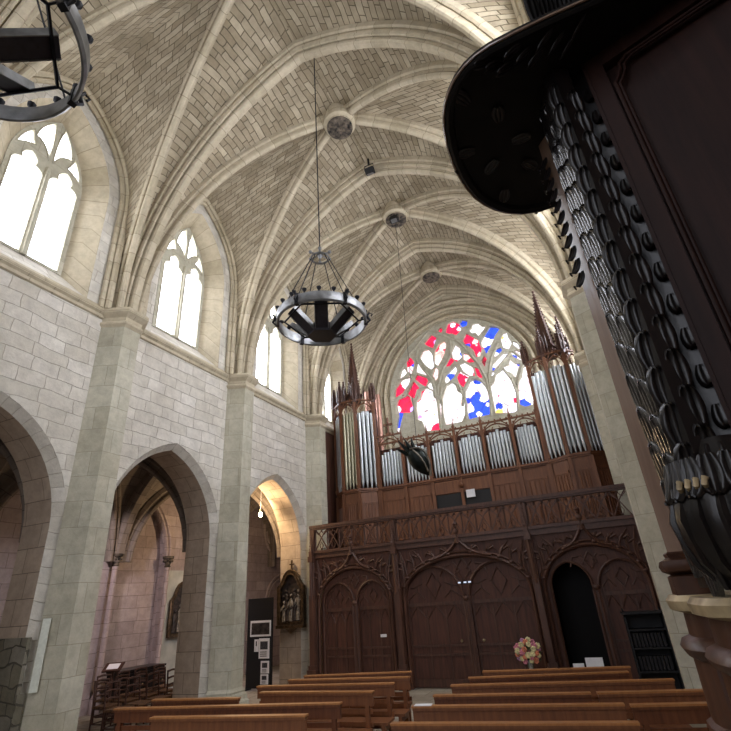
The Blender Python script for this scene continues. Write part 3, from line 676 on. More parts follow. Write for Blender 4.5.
for a, b in zip(PX, PX[1:]):
    mb = MB(); n = max(5, round((b-a)/.42)); w = (b-a-.2)/n; x0 = a+.1
    for k in range(n):
        c = x0+w*(k+.5); zt, zb = 4.13, 3.52
        mb.tube([(x0+w*k, SY, zb), (c, SY, (zt+zb)/2+.06), (c+w*.25, SY-.0, zt-.12), (x0+w*(k+1), SY, zt)], .02, 4)
        mb.tube([(x0+w*(k+1), SY+.005, zb), (c, SY+.005, (zt+zb)/2+.06), (c-w*.25, SY+.005, zt-.12), (x0+w*k, SY+.005, zt)], .02, 4)
        mb.tube([(x0+w*k, SY, zb), (x0+w*k, SY, zt)], .022, 5)
        mb.tube([(c, SY, zb), (c-.06, SY, zb+.13), (c, SY, zb+.24), (c+.06, SY, zb+.13), (c, SY, zb)], .014, 4)
        mb.ball((x0+w*k, SY, zt-.07), .042, 6); mb.ball((c, SY, zb+.04), .03, 5); mb.ball((c, SY, zt-.06), .036, 6)
        mb.tube([(c-w*.5, SY, zt-.05), (c-w*.25, SY, zt-.16), (c, SY, zt-.05)], .014, 4); mb.tube([(c+w*.5, SY, zt-.05), (c+w*.25, SY, zt-.16), (c, SY, zt-.05)], .014, 4)
    gp(mb, 'balustrade_tracery', M['darkoak'], smooth=50)
BAYS = [(PX[0], PX[1], 1.75, 1.14, 2.05, .9, [(1.22, .47, 2.03, .52), (2.29, .47, 2.03, .52)], 1.755),
        (PX[1], PX[2], 4.95, 1.68, 2.1, .9, [(4.08, .78, 1.98, .79), (5.84, .78, 1.98, .79)], 4.96),
        (PX[2], PX[3], 8.08, 1.14, 2.05, .92, [(7.55, .44, 2.1, .5), (8.68, .5, 2.03, .54)], 8.08)]
for bi, (a, b, c, ha, zs, h, doors, mx) in enumerate(BAYS):
    l = outline(c, ha, h, zs, 0, 28)
    mb = MB(); mb.plate([(a+.08, 0), (a+.08, 3.32), (b-.08, 3.32), (b-.08, 0)]+[(u, z) for u, z in reversed(l)], [], SY, SY+.06, XZ)
    sp = gp(mb, 'arch_panel', M['darkoak2'])
    mb = MB()
    for r, q, d in ((0, .045, -.03), (.09, .03, -.02)):
        mb.tube([(u, SY+d, z) for u, z in outline(c, ha+r, h+r, zs, 0, 28)], q, 6)
    # ogee tip
    for s_ in (-1, 1):
        mb.tube([(c+s_*u, SY-.05, z) for u, z in bezpath(((ha*.5, zs+h*.93), (ha*.16, zs+h*1.02), (.05, 3.36)), ((.05, 3.36), (.02, 3.45), (0, 3.56)))], [.05]*9+[.045, .04, .035, .03] if False else .045, 6)
    arch = gp(mb, 'arch_moulding', M['darkoak'], smooth=60)
    f = MB(); f.ball((c, SY-.1, 3.6), .075, 8, (1, 1, 1.2)); f.ball((c, SY-.1, 3.73), .05, 8); f.lathe([(.04, 3.74), (.07, 3.79), (.01, 3.88)], 8, T(c, SY-.1, 0)); f.tube([(c, SY-.1, 3.3), (c, SY-.1, 3.6)], .05, 6); f.box(c-.05, c+.05, SY-.14, SY-.03, 3.42, 3.5)
    f.build('finial', M['darkoak'], None, 50).parent = arch
    arch.children[0].matrix_parent_inverse = Matrix.Identity(4)
    # carved spandrels: pierced leaf bars
    for s_ in (-1, 1):
        cv = MB()
        for k in range(6):
            t = .12+.15*k; u0 = c+s_*ha*cos(pi/2*(1-t)*1.0); z0 = zs+(arc_z(u0-c, ha, h))+.05
            z1 = 3.24-.05*(k % 2); u1 = u0+s_*(.1+.09*(k % 3)); u1 = max(a+.14, min(b-.14, u1))
            if z1-z0 > .12:
                cv.tube([(u0, SY-.02, z0), ((u0+u1)/2-s_*.05, SY-.05, (z0+z1)/2), (u1, SY-.02, z1)], [.02, .035, .012], 5)
                cv.tube([((u0+u1)/2, SY-.03, (z0+z1)/2), ((u0+u1)/2+s_*.13, SY-.05, (z0+z1)/2+.06), ((u0+u1)/2+s_*.18, SY-.03, (z0+z1)/2-.05)], [.03, .03, .01], 5)
                cv.ball(((u0+u1)/2, SY-.03, (z0+z1)/2+.05), .05, 6, (1, .6, 1))
            cv.ball((u0, SY-.05, z0+.02), .055, 6, (1.2, .8, .8))
        gp(cv, 'spandrel_carving', M['darkoak'], smooth=50)
    # tympanum with the door heads cut out
    ti = [(u, z) for u, z in outline(c, ha-.01, h-.01, zs, 0, 28)]
    low = [ti[-1]]
    for (dc, dw, ds, dh) in reversed(doors): low += [(u, z) for u, z in reversed(outline(dc, dw, dh, ds, 0, 16))]
    mb = MB(); mb.plate(ti+low[1:], [], SY+.07, SY+.12, XZ); ty = gp(mb, 'tympanum', M['darkoak2'])
    if bi == 2:
        lb = MB(); lb.box(6.85, 8.3, 14.5, 14.55, 0, 3.3); lb.box(6.85, 6.9, SY+.13, 14.5, 0, 3.3); lb.box(8.25, 8.3, SY+.2, 14.5, 0, 3.3); gp(lb, 'doorway_dark_box', M['canopywood'])  # added near-black box that keeps the open doorway dark
    mb = MB()
    for (dc, dw, ds, dh) in doors: mb.tube([(u, SY+.05, z) for u, z in outline(dc, dw+.03, dh+.03, ds, 0, 18)], .035, 6)
    q = .2 if bi != 1 else .28; zc = zs+h*.62
    for s_ in (-1, 1):
        mb.tube([(mx, SY+.05, zc+q), (mx+s_*q*.7, SY+.04, zc), (mx, SY+.05, zc-q)], .022, 5)
        mb.tube([(mx+s_*q*.9, SY+.05, zc+q*.7), (mx+s_*q*.25, SY+.04, zc), (mx+s_*q*.9, SY+.05, zc-q*.4)], .018, 5)
        mb.tube([(mx+s_*q*1.2, SY+.05, zc+q*.5), (mx+s_*q*1.9, SY+.05, zc+.1), (mx+s_*q*2.3, SY+.05, zc-.12)], .02, 5)
    mb.box(mx-.1, mx+.1, SY+.0, SY+.1, 0, ds-.05); mb.ball((mx, SY+.0, ds), .09, 8, (1, .7, .8)); mb.tube([(mx-.05, SY, 0), (mx-.05, SY, ds)], .03, 5); mb.tube([(mx+.05, SY, 0), (mx+.05, SY, ds)], .03, 5)
    gp(mb, 'door_frame', M['darkoak'], smooth=50)
    for di, (dc, dw, ds, dh) in enumerate(doors):
        if bi == 2 and di == 0: continue
        mb = MB(); mb.prism(outline(dc, dw+.02, dh+.02, ds, 0.02, 18), SY+.13, SY+.18, XZ)
        d = gp(mb, 'door', M['darkoak2'])
        mb = MB(); y = SY+.12
        for u in (dc-dw*.33, dc+dw*.33): mb.box(u-.02, u+.02, y-.01, y+.02, .1, 1.75)
        for z in (.72, .92): mb.box(dc-dw, dc+dw, y-.025, y+.02, z-.025, z+.025)
        mb.box(dc-dw, dc+dw, y-.03, y+.02, 1.84, 1.92); mb.box(dc-dw, dc+dw, y-.02, y+.02, .02, .2)
        for s_ in (-1, 1): mb.box(dc+s_*dw-.05, dc+s_*dw+.05, y-.015, y+.02, .05, ds)
        rr = dw*.42
        mb.tube([(dc, y, 2.0+2*rr*.98), (dc+rr*.62, y-.01, 2.0+rr), (dc, y, 2.0), (dc-rr*.62, y-.01, 2.0+rr)], .022, 5, closed=True)
        for s_ in (-1, 1):
            mb.tube([(dc+s_*dw*.95, y, 2.02), (dc+s_*dw*.62, y-.01, 2.2), (dc+s_*dw*.35, y, 2.02)], .018, 5)
            mb.tube([(dc+s_*dw*.4, y, 2.4), (dc+s_*dw*.7, y-.01, 2.3), (dc+s_*dw*.85, y, 2.3)], .015, 5)
            mb.tube([(dc+s_*dw*.62, y, 2.2), (dc+s_*dw*.6, y, 2.4)], .014, 4)
        for k in (-1, 0, 1):
            u = dc+k*dw*.66
            mb.tube([(u-dw*.3, y, 1.55), (u-dw*.12, y-.01, 1.74), (u, y, 1.83), (u+dw*.12, y-.01, 1.74), (u+dw*.3, y, 1.55)], .016, 5)
        mb.build('door_carving', M['darkoak'], d, 50)
        if bi == 1:
            k = MB(); k.ball((dc+(.6 if di == 0 else -.6), y-.05, 1.02), .035, 8); k.build('door_knob', M['goldtrim'], d, 60)
# narrow white label, lamp unit and paper on the screen
mb = MB(); mb.box(2.44, 2.62, SY+.085, SY+.1, 1.16, 1.23); tag(mb.build('door_label', M['paper']), 'small white label stuck on the gallery door nearest the carved relief', 'label')
mb = MB(); mb.box(4.85, 5.18, SY-.1, SY-.06, 2.31, 2.37)
o = mb.build('emergency_light', M['black']); tag(o, 'small white emergency lamp above the central pair of gallery doors', 'lamp')
for x in (4.85, 5.0, 5.12):
    q = MB(); q.box(x-.02, x+.05, SY-.112, SY-.1, 2.325, 2.36); q.build('lamp_lens', M['tubelight'], o)

# ------------------------------------------------------------------ pipe organ
OY = 15.1
org = empty('pipe_organ', (4.73, 15.4, 3.49), label='pipe organ in brown oak case with two spired towers of metal pipes on the gallery', cat='organ')
OF = V((4.73, 15.4, 3.49))
def op(mb, name, mat, smooth=None, parent=None):
    o = mb.build(name, mat, None, smooth)
    if parent is None: o.parent = org; o.location = -OF
    else: o.parent = parent
    return o
FP = [(.24, 15.5), (.7, 15.1), (1.3, 15.1), (1.88, 15.5), (7.58, 15.5), (8.16, 15.1), (8.76, 15.1), (9.22, 15.5)]
def foot(d): return [(x, y-d) for x, y in FP]+[(9.22, 16.8), (.24, 16.8)]
mb = MB(); mb.prism(foot(0), 3.49, 5.42); op(mb, 'case_base', M['organoak'])
mb = MB(); mb.prism(foot(.05), 5.42, 5.47); mb.prism(foot(.09), 5.47, 5.54); op(mb, 'cornice', M['organoak'])
FX = [1.95, 2.89, 3.84, 4.79, 5.73, 6.68, 7.52]
def face_boxes(mb, p, q, z0, z1, t, inset=0):
    """slab on the vertical face from p to q, proud by t"""
    d = V((q[0]-p[0], q[1]-p[1], 0)); ln = d.length; a = atan2(d.y, d.x)
    mb.box(inset, ln-inset, -t, .01, z0, z1, T(p[0], p[1], 0) @ RZ(a))
segs = list(zip(FP, FP[1:]))
def panel(p, q):
    mb = MB(); face_boxes(mb, p, q, 3.75, 5.1, .02, .1)
    d = V((q[0]-p[0], q[1]-p[1], 0)); ln = d.length; A = T(p[0], p[1], 0) @ RZ(atan2(d.y, d.x))
    for k in range(4):
        u = .14+(ln-.28)*(k+.5)/4
        mb.tube([A @ V((u, -.025, 3.85)), A @ V((u, -.025, 5.0))], .02, 5)
    for z in (3.78, 5.07): mb.box(.1, ln-.1, -.04, 0, z-.03, z+.03, A)
    op(mb, 'case_panel', M['organoak'], 40)
for i in (0, 1, 2, 4, 5, 6): panel(*segs[i])
for a, b in zip(FX, FX[1:]):
    if 3.8 < a < 5.7: continue
    panel((a, 15.5), (b, 15.5))
mb = MB(); mb.box(3.9, 5.72, 15.47, 15.5, 4.45, 4.98); op(mb, 'recess_shade_board', M['black'])  # flat black board imitating the shade inside the console opening
mb = MB(); mb.box(3.9, 5.72, 15.44, 15.5, 5.0, 5.38); mb.ball((4.79, 15.42, 5.2), .09, 8); op(mb, 'console_lintel', M['organoak'], 40)
for x in FX:
    mb = MB(); mb.box(x-.05, x+.05, 15.42, 15.55, 3.49, 5.42); mb.box(x-.045, x+.045, 15.42, 15.52, 5.54, 7.15); mb.box(x-.06, x+.06, 15.4, 15.54, 5.54, 5.62)
    mb.lathe([(.05, 7.15), (.06, 7.2), (.03, 7.24), (.005, 7.5)], 4, T(x, 15.47, 0)); op(mb, 'case_post', M['organoak'], 40)
for x, y in FP:
    mb = MB(); mb.box(x-.05, x+.05, y-.06, y+.05, 3.49, 5.42); mb.box(x-.05, x+.05, y-.04, y+.06, 5.54, 8.75)
    for z in (5.6, 8.35): mb.box(x-.065, x+.065, y-.055, y+.07, z, z+.06)
    op(mb, 'tower_post', M['organoak'])
mb = MB(); mb.box(1.9, 7.56, 15.85, 15.9, 5.5, 6.95); op(mb, 'case_back', M['darkoak2'])
for x0, x1 in ((.3, 1.82), (7.64, 9.16)):
    mb = MB(); mb.box(x0, x1, 15.85, 15.95, 5.5, 8.6); mb.box(x0, x0+.04, 15.55, 15.9, 5.5, 8.6); mb.box(x1-.04, x1, 15.55, 15.9, 5.5, 8.6); op(mb, 'tower_back', M['darkoak2'])
def pipe(x, y, z1, r, mat):
    mb = MB(); L_ = .28
    mb.lathe([(.012, 5.54), (r, 5.54+L_), (r, z1), (r*.8, z1), (r*.8, z1-.05)], 12, T(x, y, 0))
    mb.tube([(x-r*.55, y-r*.86, 5.54+L_+.02), (x, y-r*1.0, 5.54+L_-.06), (x+r*.55, y-r*.86, 5.54+L_+.02)], .008, 4)
    o = op(mb, 'pipe', mat, 40)
for i in (0, 1, 2, 4, 5, 6):
    p, q = segs[i]; n = 4
    for k in range(n):
        t = (k+.75)/(n+.5); x = p[0]+(q[0]-p[0])*t; y = p[1]+(q[1]-p[1])*t+.07
        pipe(x, y, 8.42-.06*abs(k-1.5), .062, M['gilttin'] if i in (1,) else M['tin'])
for a, b in zip(FX, FX[1:]):
    for k in range(7):
        t = (k+.5)/7; x = a+.07+(b-a-.14)*t; pipe(x, 15.56, 6.78-.035*abs(k-3)+.04*(k % 2), .05, M['tin'])
def header(mb, p, q, z0, z1):
    d = V((q[0]-p[0], q[1]-p[1], 0)); ln = d.length; A = T(p[0], p[1], 0) @ RZ(atan2(d.y, d.x))
    tb = lambda pts, r: mb.tube([A @ V((u, -.02, z)) for u, z in pts], r, 5)
    mb.box(0, ln, -.05, .02, z1-.05, z1, A)
    c = ln/2; hh = z1-z0
    for s_ in (-1, 1):
        tb(bez((c+s_*c*.92, z0), (c+s_*c*.85, z0+hh*.55), (c, z0+hh*.75), 6), .025)
        tb(bez((c+s_*c*.92, z0+hh*.3), (c+s_*c*.5, z0+hh*.9), (c+s_*c*.2, z1), 6), .02)
        tb([(c+s_*c*.5, z0+hh*.35), (c+s_*c*.35, z0+hh*.2), (c+s_*c*.2, z0+hh*.5)], .016)
        mb.ball(A @ V((c+s_*c*.75, -.03, z0+hh*.6)), .04, 5)
    mb.ball(A @ V((c, -.03, z0+hh*.75)), .045, 5)
    for k in range(5): mb.ball(A @ V((ln*(k+.5)/5, -.02, z1+.03)), .028, 5)
for a, b in zip(FX, FX[1:]):
    mb = MB(); hi = .25 if a < 2 else 0
    header(mb, (a, 15.46), (b, 15.46), 6.7+hi*.4, 7.1+hi)
    if hi:
        mb.box(a+.05, b-.05, 15.44, 15.5, 7.02, 7.08)
    h = op(mb, 'pipe_header', M['organoak'], 50)
    if hi:
        c = MB(); x = (a+b)/2; c.box(x-.03, x+.03, 15.44, 15.5, 7.35, 8.0); c.box(x-.17, x+.17, 15.44, 15.5, 7.7, 7.77); c.box(x-.1, x+.1, 15.42, 15.52, 7.35, 7.42); op(c, 'cross', M['organoak'], None, h)
for i in (0, 1, 2, 4, 5, 6):
    mb = MB(); header(mb, segs[i][0], segs[i][1], 8.3, 8.85); op(mb, 'tower_header', M['organoak'], 50)
def spire(x, y, z0, z1, r, name='spire'):
    mb = MB(); n = 4
    mb.lathe([(r*.9, z0), (r*.9, z0+.25), (r*1.15, z0+.28), (r*1.1, z0+.34), (r*.8, z0+.36), (.012, z1)], 6, T(x, y, 0))
    k = int((z1-z0)/.13)
    for i in range(2, k):
        t = i/k; rr = r*.85*(1-t)
        for a in range(6):
            an = a*pi/3; mb.ball((x+(rr+.02)*cos(an), y+(rr+.02)*sin(an), z0+.3+(z1-z0-.3)*t), .03*(1.2-.5*t), 4, (1, 1, 1.3))
    mb.ball((x, y, z1), .05, 6)
    for a in range(6):
        an = a*pi/3+pi/6; mb.lathe([(.03, z0+.1), (.03, z0+.5), (.002, z0+.8)], 4, T(x+r*1.15*cos(an), y+r*1.15*sin(an), 0))
    op(mb, name, M['darkoak'], 40)
for sx in (1, -1):
    fx = (lambda x: x) if sx == 1 else (lambda x: 9.46-x)
    spire(fx(1.12), 15.5, 8.85, 11.45, .32)
    for q, (x, y) in enumerate(FP[:4]): spire(fx(x), y, 8.75, (10.35, 9.75, 9.75, 9.65)[q] if sx == -1 else (9.6, 9.7, 9.75, 9.5)[q], .09, 'pinnacle')
    spire(fx(.62), 15.6, 8.85, 10.3 if sx == -1 else 9.9, .14, 'pinnacle')
for x, z in ((1.28, 9.6), (1.5, 9.5), (1.72, 9.38)):
    mb = MB(); mb.lathe([(.02, 5.54), (.105, 5.9), (.105, z), (.08, z), (.08, z-.05)], 12, T(x, 16.4, 0)); op(mb, 'rear_pipe', M['rosypipe'], 40)
mb = MB(); mb.box(4.92, 5.2, 15.38, 15.39, 4.78, 5.02); tag(mb.build('music_sheet', M['paper']), 'white sheet of paper standing at the organ console', 'paper')

# ------------------------------------------------------------------ ornament hanging before the pipes
hx, hy = 4.55, 12.08
o = empty('hanging_ornament', (hx, hy, 4.95), label='dark bronze leaf-shaped ornament hanging on a wire before the organ pipes', cat='ornament')
mb = MB()
A = T(0, 0, .42) @ Matrix.Rotation(radians(-28), 4, 'Y') @ Matrix.Rotation(radians(15), 4, 'X')
mb.lathe([(.001, -.5), (.05, -.47), (.17, -.3), (.25, -.08), (.25, .1), (.2, .26), (.1, .34), (.001, .36)], 14, A @ Matrix.Diagonal((1, .55, 1, 1)))
mb.build('body', M['bronze'], o, 40)
mb = MB(); mb.tube([A @ V((u, -.1, z)) for u, z in bezpath(((.0, .36), (.34, .25), (.27, -.05)), ((.27, -.05), (.22, -.3), (.02, -.52)))], .03, 5)
mb.tube([A @ V((u, -.12, z)) for u, z in bezpath(((.05, .3), (.16, .0), (.05, -.4)),)], .025, 5); mb.build('rib', M['verdigris'], o, 50)
mb = MB()
for q, (dx, h) in enumerate(((-.22, .3), (-.1, .45), (.02, .38), (.14, .28))):
    mb.tube([A @ V((dx*.6, 0, .26)), A @ V((dx, -.05, .3+h*.5)), A @ V((dx*1.4, 0, .3+h))], [.06, .05, .01], 6)
mb.build('crest', M['bronze'], o, 50)
mb = MB(); mb.tube([(0, 0, .75), (4.7-hx, 0, 8.6)], .008, 4); mb.build('wire', M['iron'], o)
# ------------------------------------------------------------------ ring chandeliers
def chandelier(cx, cy, z, R, label, top, a0):
    o = empty('ring_chandelier', (cx, cy, z), label=label, cat='chandelier', group='ring chandeliers')
    mb = MB(); ring = []
    prof = [(R-.02, -.09), (R, -.095), (R+.02, -.07), (R+.008, 0), (R+.02, .07), (R, .095), (R-.02, .09), (R-.025, 0)]
    n = 48
    vs = []; fs = []
    for k in range(n):
        a = 2*pi*k/n; vs += [V((r*cos(a), r*sin(a), h)) for r, h in prof]
    m = len(prof)
    for k in range(n):
        q = (k+1) % n; fs += [(k*m+i, k*m+(i+1) % m, q*m+(i+1) % m, q*m+i) for i in range(m)]
    mb.add(vs, fs); mb.build('ring', M['zinc'], o, 40)
    for k in range(20):
        a = 2*pi*(k+.5)/20; c = MB(); c.lathe([(.012, .07), (.015, .11), (.035, .13), (.04, .16), (.02, .17)], 8, T(R*cos(a), R*sin(a), 0)); c.build('candle_cup', M['iron'], o, 40)
    for k in range(6):
        a = a0+pi/3*k+pi/6; A = RZ(a)
        s = MB(); s.tube([A @ V(p) for p in [(R+.02, 0, -.08), (R+.07, 0, -.02), (R+.03, 0, .06), (R+.07, 0, .13), (R+.12, 0, .1), (R+.1, 0, .06)]], [.012, .02, .024, .02, .014, .014], 6); s.box(R-.035, R+.03, -.03, .03, -.1, .1, A); s.build('scroll_bracket', M['iron'], o, 50)
    # hexagonal inner frame, hub and heater panels sloping down to the hub
    hexr, hz, hubz, hubr = R*.76, -.02, -.28, R*.33
    f = MB(); f.tube([(hexr*1.1*cos(a0+pi/3*k+pi/6), hexr*1.1*sin(a0+pi/3*k+pi/6), hz) for k in range(6)], .018, 5, closed=True)
    for k in range(6):
        a = a0+pi/3*k+pi/6; f.tube([(hexr*1.1*cos(a), hexr*1.1*sin(a), hz), (R*cos(a), R*sin(a), 0)], .012, 4)
    f.build('inner_frame', M['iron'], o)
    h = MB(); h.prism([(hubr*cos(a0+pi/6+pi/3*k), hubr*sin(a0+pi/6+pi/3*k)) for k in range(6)], hubz-.03, hubz+.12); h.build('hub', M['heater'], o)
    for k in range(6):
        a = a0+pi/3*k
        p0 = V((hubr*.82*cos(a), hubr*.82*sin(a), hubz+.02)); p1 = V((hexr*cos(a), hexr*sin(a), hz+.06)); d = p1-p0
        A = T(*p0) @ RZ(a) @ Matrix.Rotation(-atan2(d.z, hypot(d.x, d.y)), 4, 'Y')
        b = MB(); b.box(0, d.length, -.1, .1, -.015, .06, A); e = b.build('heater_panel', M['heater'], o)
        c = MB(); c.box(0, d.length, (.101), .112, -.025, .06, A); c.box(0, d.length, -.112, -.101, -.025, .06, A); c.build('panel_edge', M['zinc'], e)
    cr = MB(); cr.tube([(.16*cos(q*pi/9), .16*sin(q*pi/9), 1.32) for q in range(18)], .02, 6, closed=True); cr.lathe([(.015, 1.3), (.04, 1.36), (.02, 1.5)], 8)
    for k in range(3): cr.tube([(-.2*cos(pi/3*k), -.2*sin(pi/3*k), 1.37), (0, 0, 1.4), (.2*cos(pi/3*k), .2*sin(pi/3*k), 1.37)], .014, 5)
    for k in range(6): cr.ball((.2*cos(pi/3*k), .2*sin(pi/3*k), 1.38), .035, 6)
    cr.build('crown', M['zinc'], o, 40)
    for k in range(6):
        a = pi/3*k+pi/6; r = MB(); r.tube([(.16*cos(a), .16*sin(a), 1.32), (R*.98*cos(a), R*.98*sin(a), .08)], .009, 4); r.build('suspension_rod', M['iron'], o)
    w = MB(); w.tube([(0, 0, 1.5), (0, 0, top-z)], .012, 5); w.build('chain', M['iron'], o)
    return o
chandelier(5.08, 6.1, 6.46, .75, 'grey ring chandelier with dark heater panels hanging whole before the clerestory windows', 13.74, radians(119))
chandelier(4.95, .72, 6.5, .86, 'grey ring chandelier nearest the camera, partly out of view before the first tall window', 14.0, radians(50))

# ------------------------------------------------------------------ spotlights on the vault
def spot(x, y, z, tilt, label):
    o = empty('spotlight', (x, y, z), label=label, cat='spotlight', group='spotlights on the vault')
    b = MB(); b.box(-.13, .13, -.09, .09, -.2, -.02, Matrix.Rotation(tilt, 4, 'X')); b.build('housing', M['black'], o)
    c = MB(); c.box(-.1, .1, -.07, .07, -.206, -.2, Matrix.Rotation(tilt, 4, 'X')); c.build('lens', M['zinc'], o)
    s = MB(); s.tube([(-.14, 0, -.08), (-.14, 0, .1), (.14, 0, .1), (.14, 0, -.08)], .015, 4); s.tube([(0, 0, .1), (0, 0, .35)], .03, 6); s.build('bracket', M['black'], o)
spot(4.84, 9.66, 13.72, .5, 'small black spotlight fixed beside the bare transverse rib')
spot(4.78, 11.78, 13.5, -.4, 'small spotlight fixed against a carved keystone')

# ------------------------------------------------------------------ carved relief on the arcade jamb
o = empty('carved_relief', (-.42, 13.6, 1.48), label='framed carved relief of figures with a small cross, on the pillar beside the gallery', cat='relief')
Y0 = -.02
def arch_frame(w, z0, zs, h, n=10):
    pts = [(-w, z0), (-w, zs)]+bez((-w, zs), (-w*.75, zs+h*.15), (-w*.62, zs+h*.45), 4)[1:]+bez((-w*.62, zs+h*.45), (-w*.4, zs+h), (0, zs+h), 5)[1:]
    return pts+[(-x, z) for x, z in reversed(pts[:-1])]
mb = MB(); mb.prism(arch_frame(.43, .1, 1.1, .42), -.05, 0, XZ); mb.build('backing', M['polychrome'], o)
mb = MB(); ou, inn = arch_frame(.45, .06, 1.12, .45), arch_frame(.36, .16, 1.08, .38)
mb.plate(ou, [inn], -.17, -.01, XZ); mb.tube([(x, -.17, z) for x, z in inn], .02, 5, closed=True); mb.tube([(x, -.17, z) for x, z in ou], .025, 5, closed=True); mb.build('frame', M['gilt'], o, 40)
mb = MB(); mb.box(-.47, .47, -.22, -.01, 0, .08); mb.lathe([(.02, -.14), (.16, -.04), (.22, .0)], 10, T(0, -.12, 0)); mb.build('shelf', M['gilt'], o)
mb = MB(); mb.box(-.02, .02, -.1, -.06, 1.55, 1.86); mb.box(-.08, .08, -.1, -.06, 1.72, 1.76); mb.ball((0, -.08, 1.57), .06, 6)
for s_ in (-1, 1): mb.tube([(0, -.1, 1.56), (s_*.14, -.12, 1.52), (s_*.24, -.12, 1.4), (s_*.34, -.12, 1.3)], [.04, .05, .04, .02], 6)
mb.build('cross_crest', M['gilt'], o, 50)
random.seed(3)
for k, (x, z, h) in enumerate(((-.25, .18, .55), (-.13, .2, .62), (.0, .18, .75), (.12, .2, .6), (.25, .2, .85), (-.2, .6, .42), (.1, .62, .42), (.28, .62, .4))):
    mb = MB(); y = -.08-.03*(k < 5)
    mb.lathe([(.075, z), (.07, z+h*.3), (.05, z+h*.55), (.068, z+h*.72), (.025, z+h*.82)], 8, T(x, y, 0) @ Matrix.Diagonal((1, .7, 1, 1)))
    mb.ball((x+.01, y-.01, z+h*.92), .042, 8, (1, 1, 1.2))
    mb.tube([(x-.06, y-.01, z+h*.7), (x-.1, y-.06, z+h*.5), (x-.02, y-.08, z+h*.58)], [.025, .022, .018], 5); mb.tube([(x+.06, y-.01, z+h*.7), (x+.09, y-.06, z+h*.52), (x+.12, y-.07, z+h*.66)], [.025, .022, .016], 5)
    mb.build('relief_figure', M['paleflesh'] if k in (0, 2, 4) else M['polychrome'], o, 50)
# ------------------------------------------------------------------ notice board, posters
o = empty('notice_board', (-1.2, 13.0, 0), label='tall black notice board with printed sheets under the lamplit arch', cat='notice board')
mb = MB(); mb.box(-.42, .46, 0, .05, .06, 2.33); mb.box(-.45, -.4, -.2, .25, 0, .06); mb.box(.42, .47, -.2, .25, 0, .06); mb.build('board', M['black'], o)
mb = MB(); mb.box(-.3, .42, -.02, -.003, 1.33, 1.74); p = mb.build('poster', M['paper'], o); q = MB(); q.box(-.26, .38, -.024, -.021, 1.38, 1.68); q.build('poster_picture', M['photo'], p)
for x0, x1, z0, z1 in ((.02, .38, .78, 1.28), (.1, .38, .42, .72), (-.14, .0, .95, 1.26), (.1, .36, .16, .4)):
    mb = MB(); mb.box(x0, x1, -.02, -.003, z0, z1); p = mb.build('leaflet', M['paper'], o)
    q = MB(); h = z1-z0
    q.box(x0+.05, x1-.05, -.023, -.021, z0+h*.45, z0+h*.85)
    for k in range(3): q.box(x0+.05, x1-.08, -.023, -.021, z0+h*(.1+.1*k), z0+h*(.14+.1*k))
    q.build('print', M['ink'], p)
# hanging lamp in the aisle
o = empty('hanging_lamp', (-.97, 12.6, 4.69), label='bare glowing bulb hanging in the aisle arch next to the gallery', cat='lamp')
mb = MB(); mb.ball((0, 0, 0), .06, 10, (1, 1, 1.2)); mb.build('bulb', M['bulb'], o, 60)
mb = MB(); mb.lathe([(.03, .06), (.03, .14), (.01, .16)], 10); mb.build('socket', M['goldtrim'], o, 40)
mb = MB(); mb.tube([(0, 0, .15), (0, 0, 1.2)], .008, 4); mb.build('cord', M['paper'], o)
ld_ = bpy.data.lights.new('lamp_light', 'POINT'); ld_.energy = 90; ld_.color = (1, .72, .42); ld_.shadow_soft_size = .06
lo = bpy.data.objects.new('lamp_light', ld_); col.objects.link(lo); lo.location = (-1.1, 12.45, 4.66)
# white board on the near pillar's jamb


mb = MB(); mb.box(.1, .21, -.035, -.005, 1.2, 2.2, T(0, 5.55, 0) @ RZ(atan2(.28, .34)))
tag(mb.build('wall_plaque', M['greyboard']), 'narrow upright white board fixed low on the big pillar nearest the camera', 'board')

# ------------------------------------------------------------------ pews
def pew(L_, top, face):
    o = empty('church_pew')
    mb = MB(); mb.prism([(-.02, .72), (.025, .72), (.025, .85), (.05, .855), (.05, .885), (-.045, .885), (-.045, .855), (-.02, .85)], 0, L_, Matrix(((0,0,1,0),(1,0,0,0),(0,1,0,0),(0,0,0,1))))
    mb.build('backrest', face, o)
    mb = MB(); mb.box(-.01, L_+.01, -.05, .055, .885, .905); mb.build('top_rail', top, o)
    for z in (.46, .62):
        mb = MB(); mb.box(.03, L_-.03, .0, .03, z, z+.06); mb.build('back_rail', face, o)
    mb = MB(); mb.box(.02, L_-.02, -.42, -.02, .42, .455); mb.build('seat', face, o)
    for x in ((.1, L_-.1) if L_ < 2.2 else (.1, L_/2, L_-.1)):
        mb = MB()
        mb.prism([(-.03, 0), (.05, 0), (.045, .5), (.03, .86), (-.02, .86), (-.03, .5)], x-.03, x+.03, Matrix(((0,0,1,0),(1,0,0,0),(0,1,0,0),(0,0,0,1))))
        mb.box(x-.03, x+.03, -.4, -.33, 0, .42); mb.box(x-.03, x+.03, -.4, .05, .1, .16); mb.box(x-.03, x+.03, -.42, .0, .34, .42)
        mb.build('leg', face, o)
    mb = MB(); mb.box(.1, L_-.1, -.2, -.16, .1, .15); mb.build('stretcher', face, o)
    return o
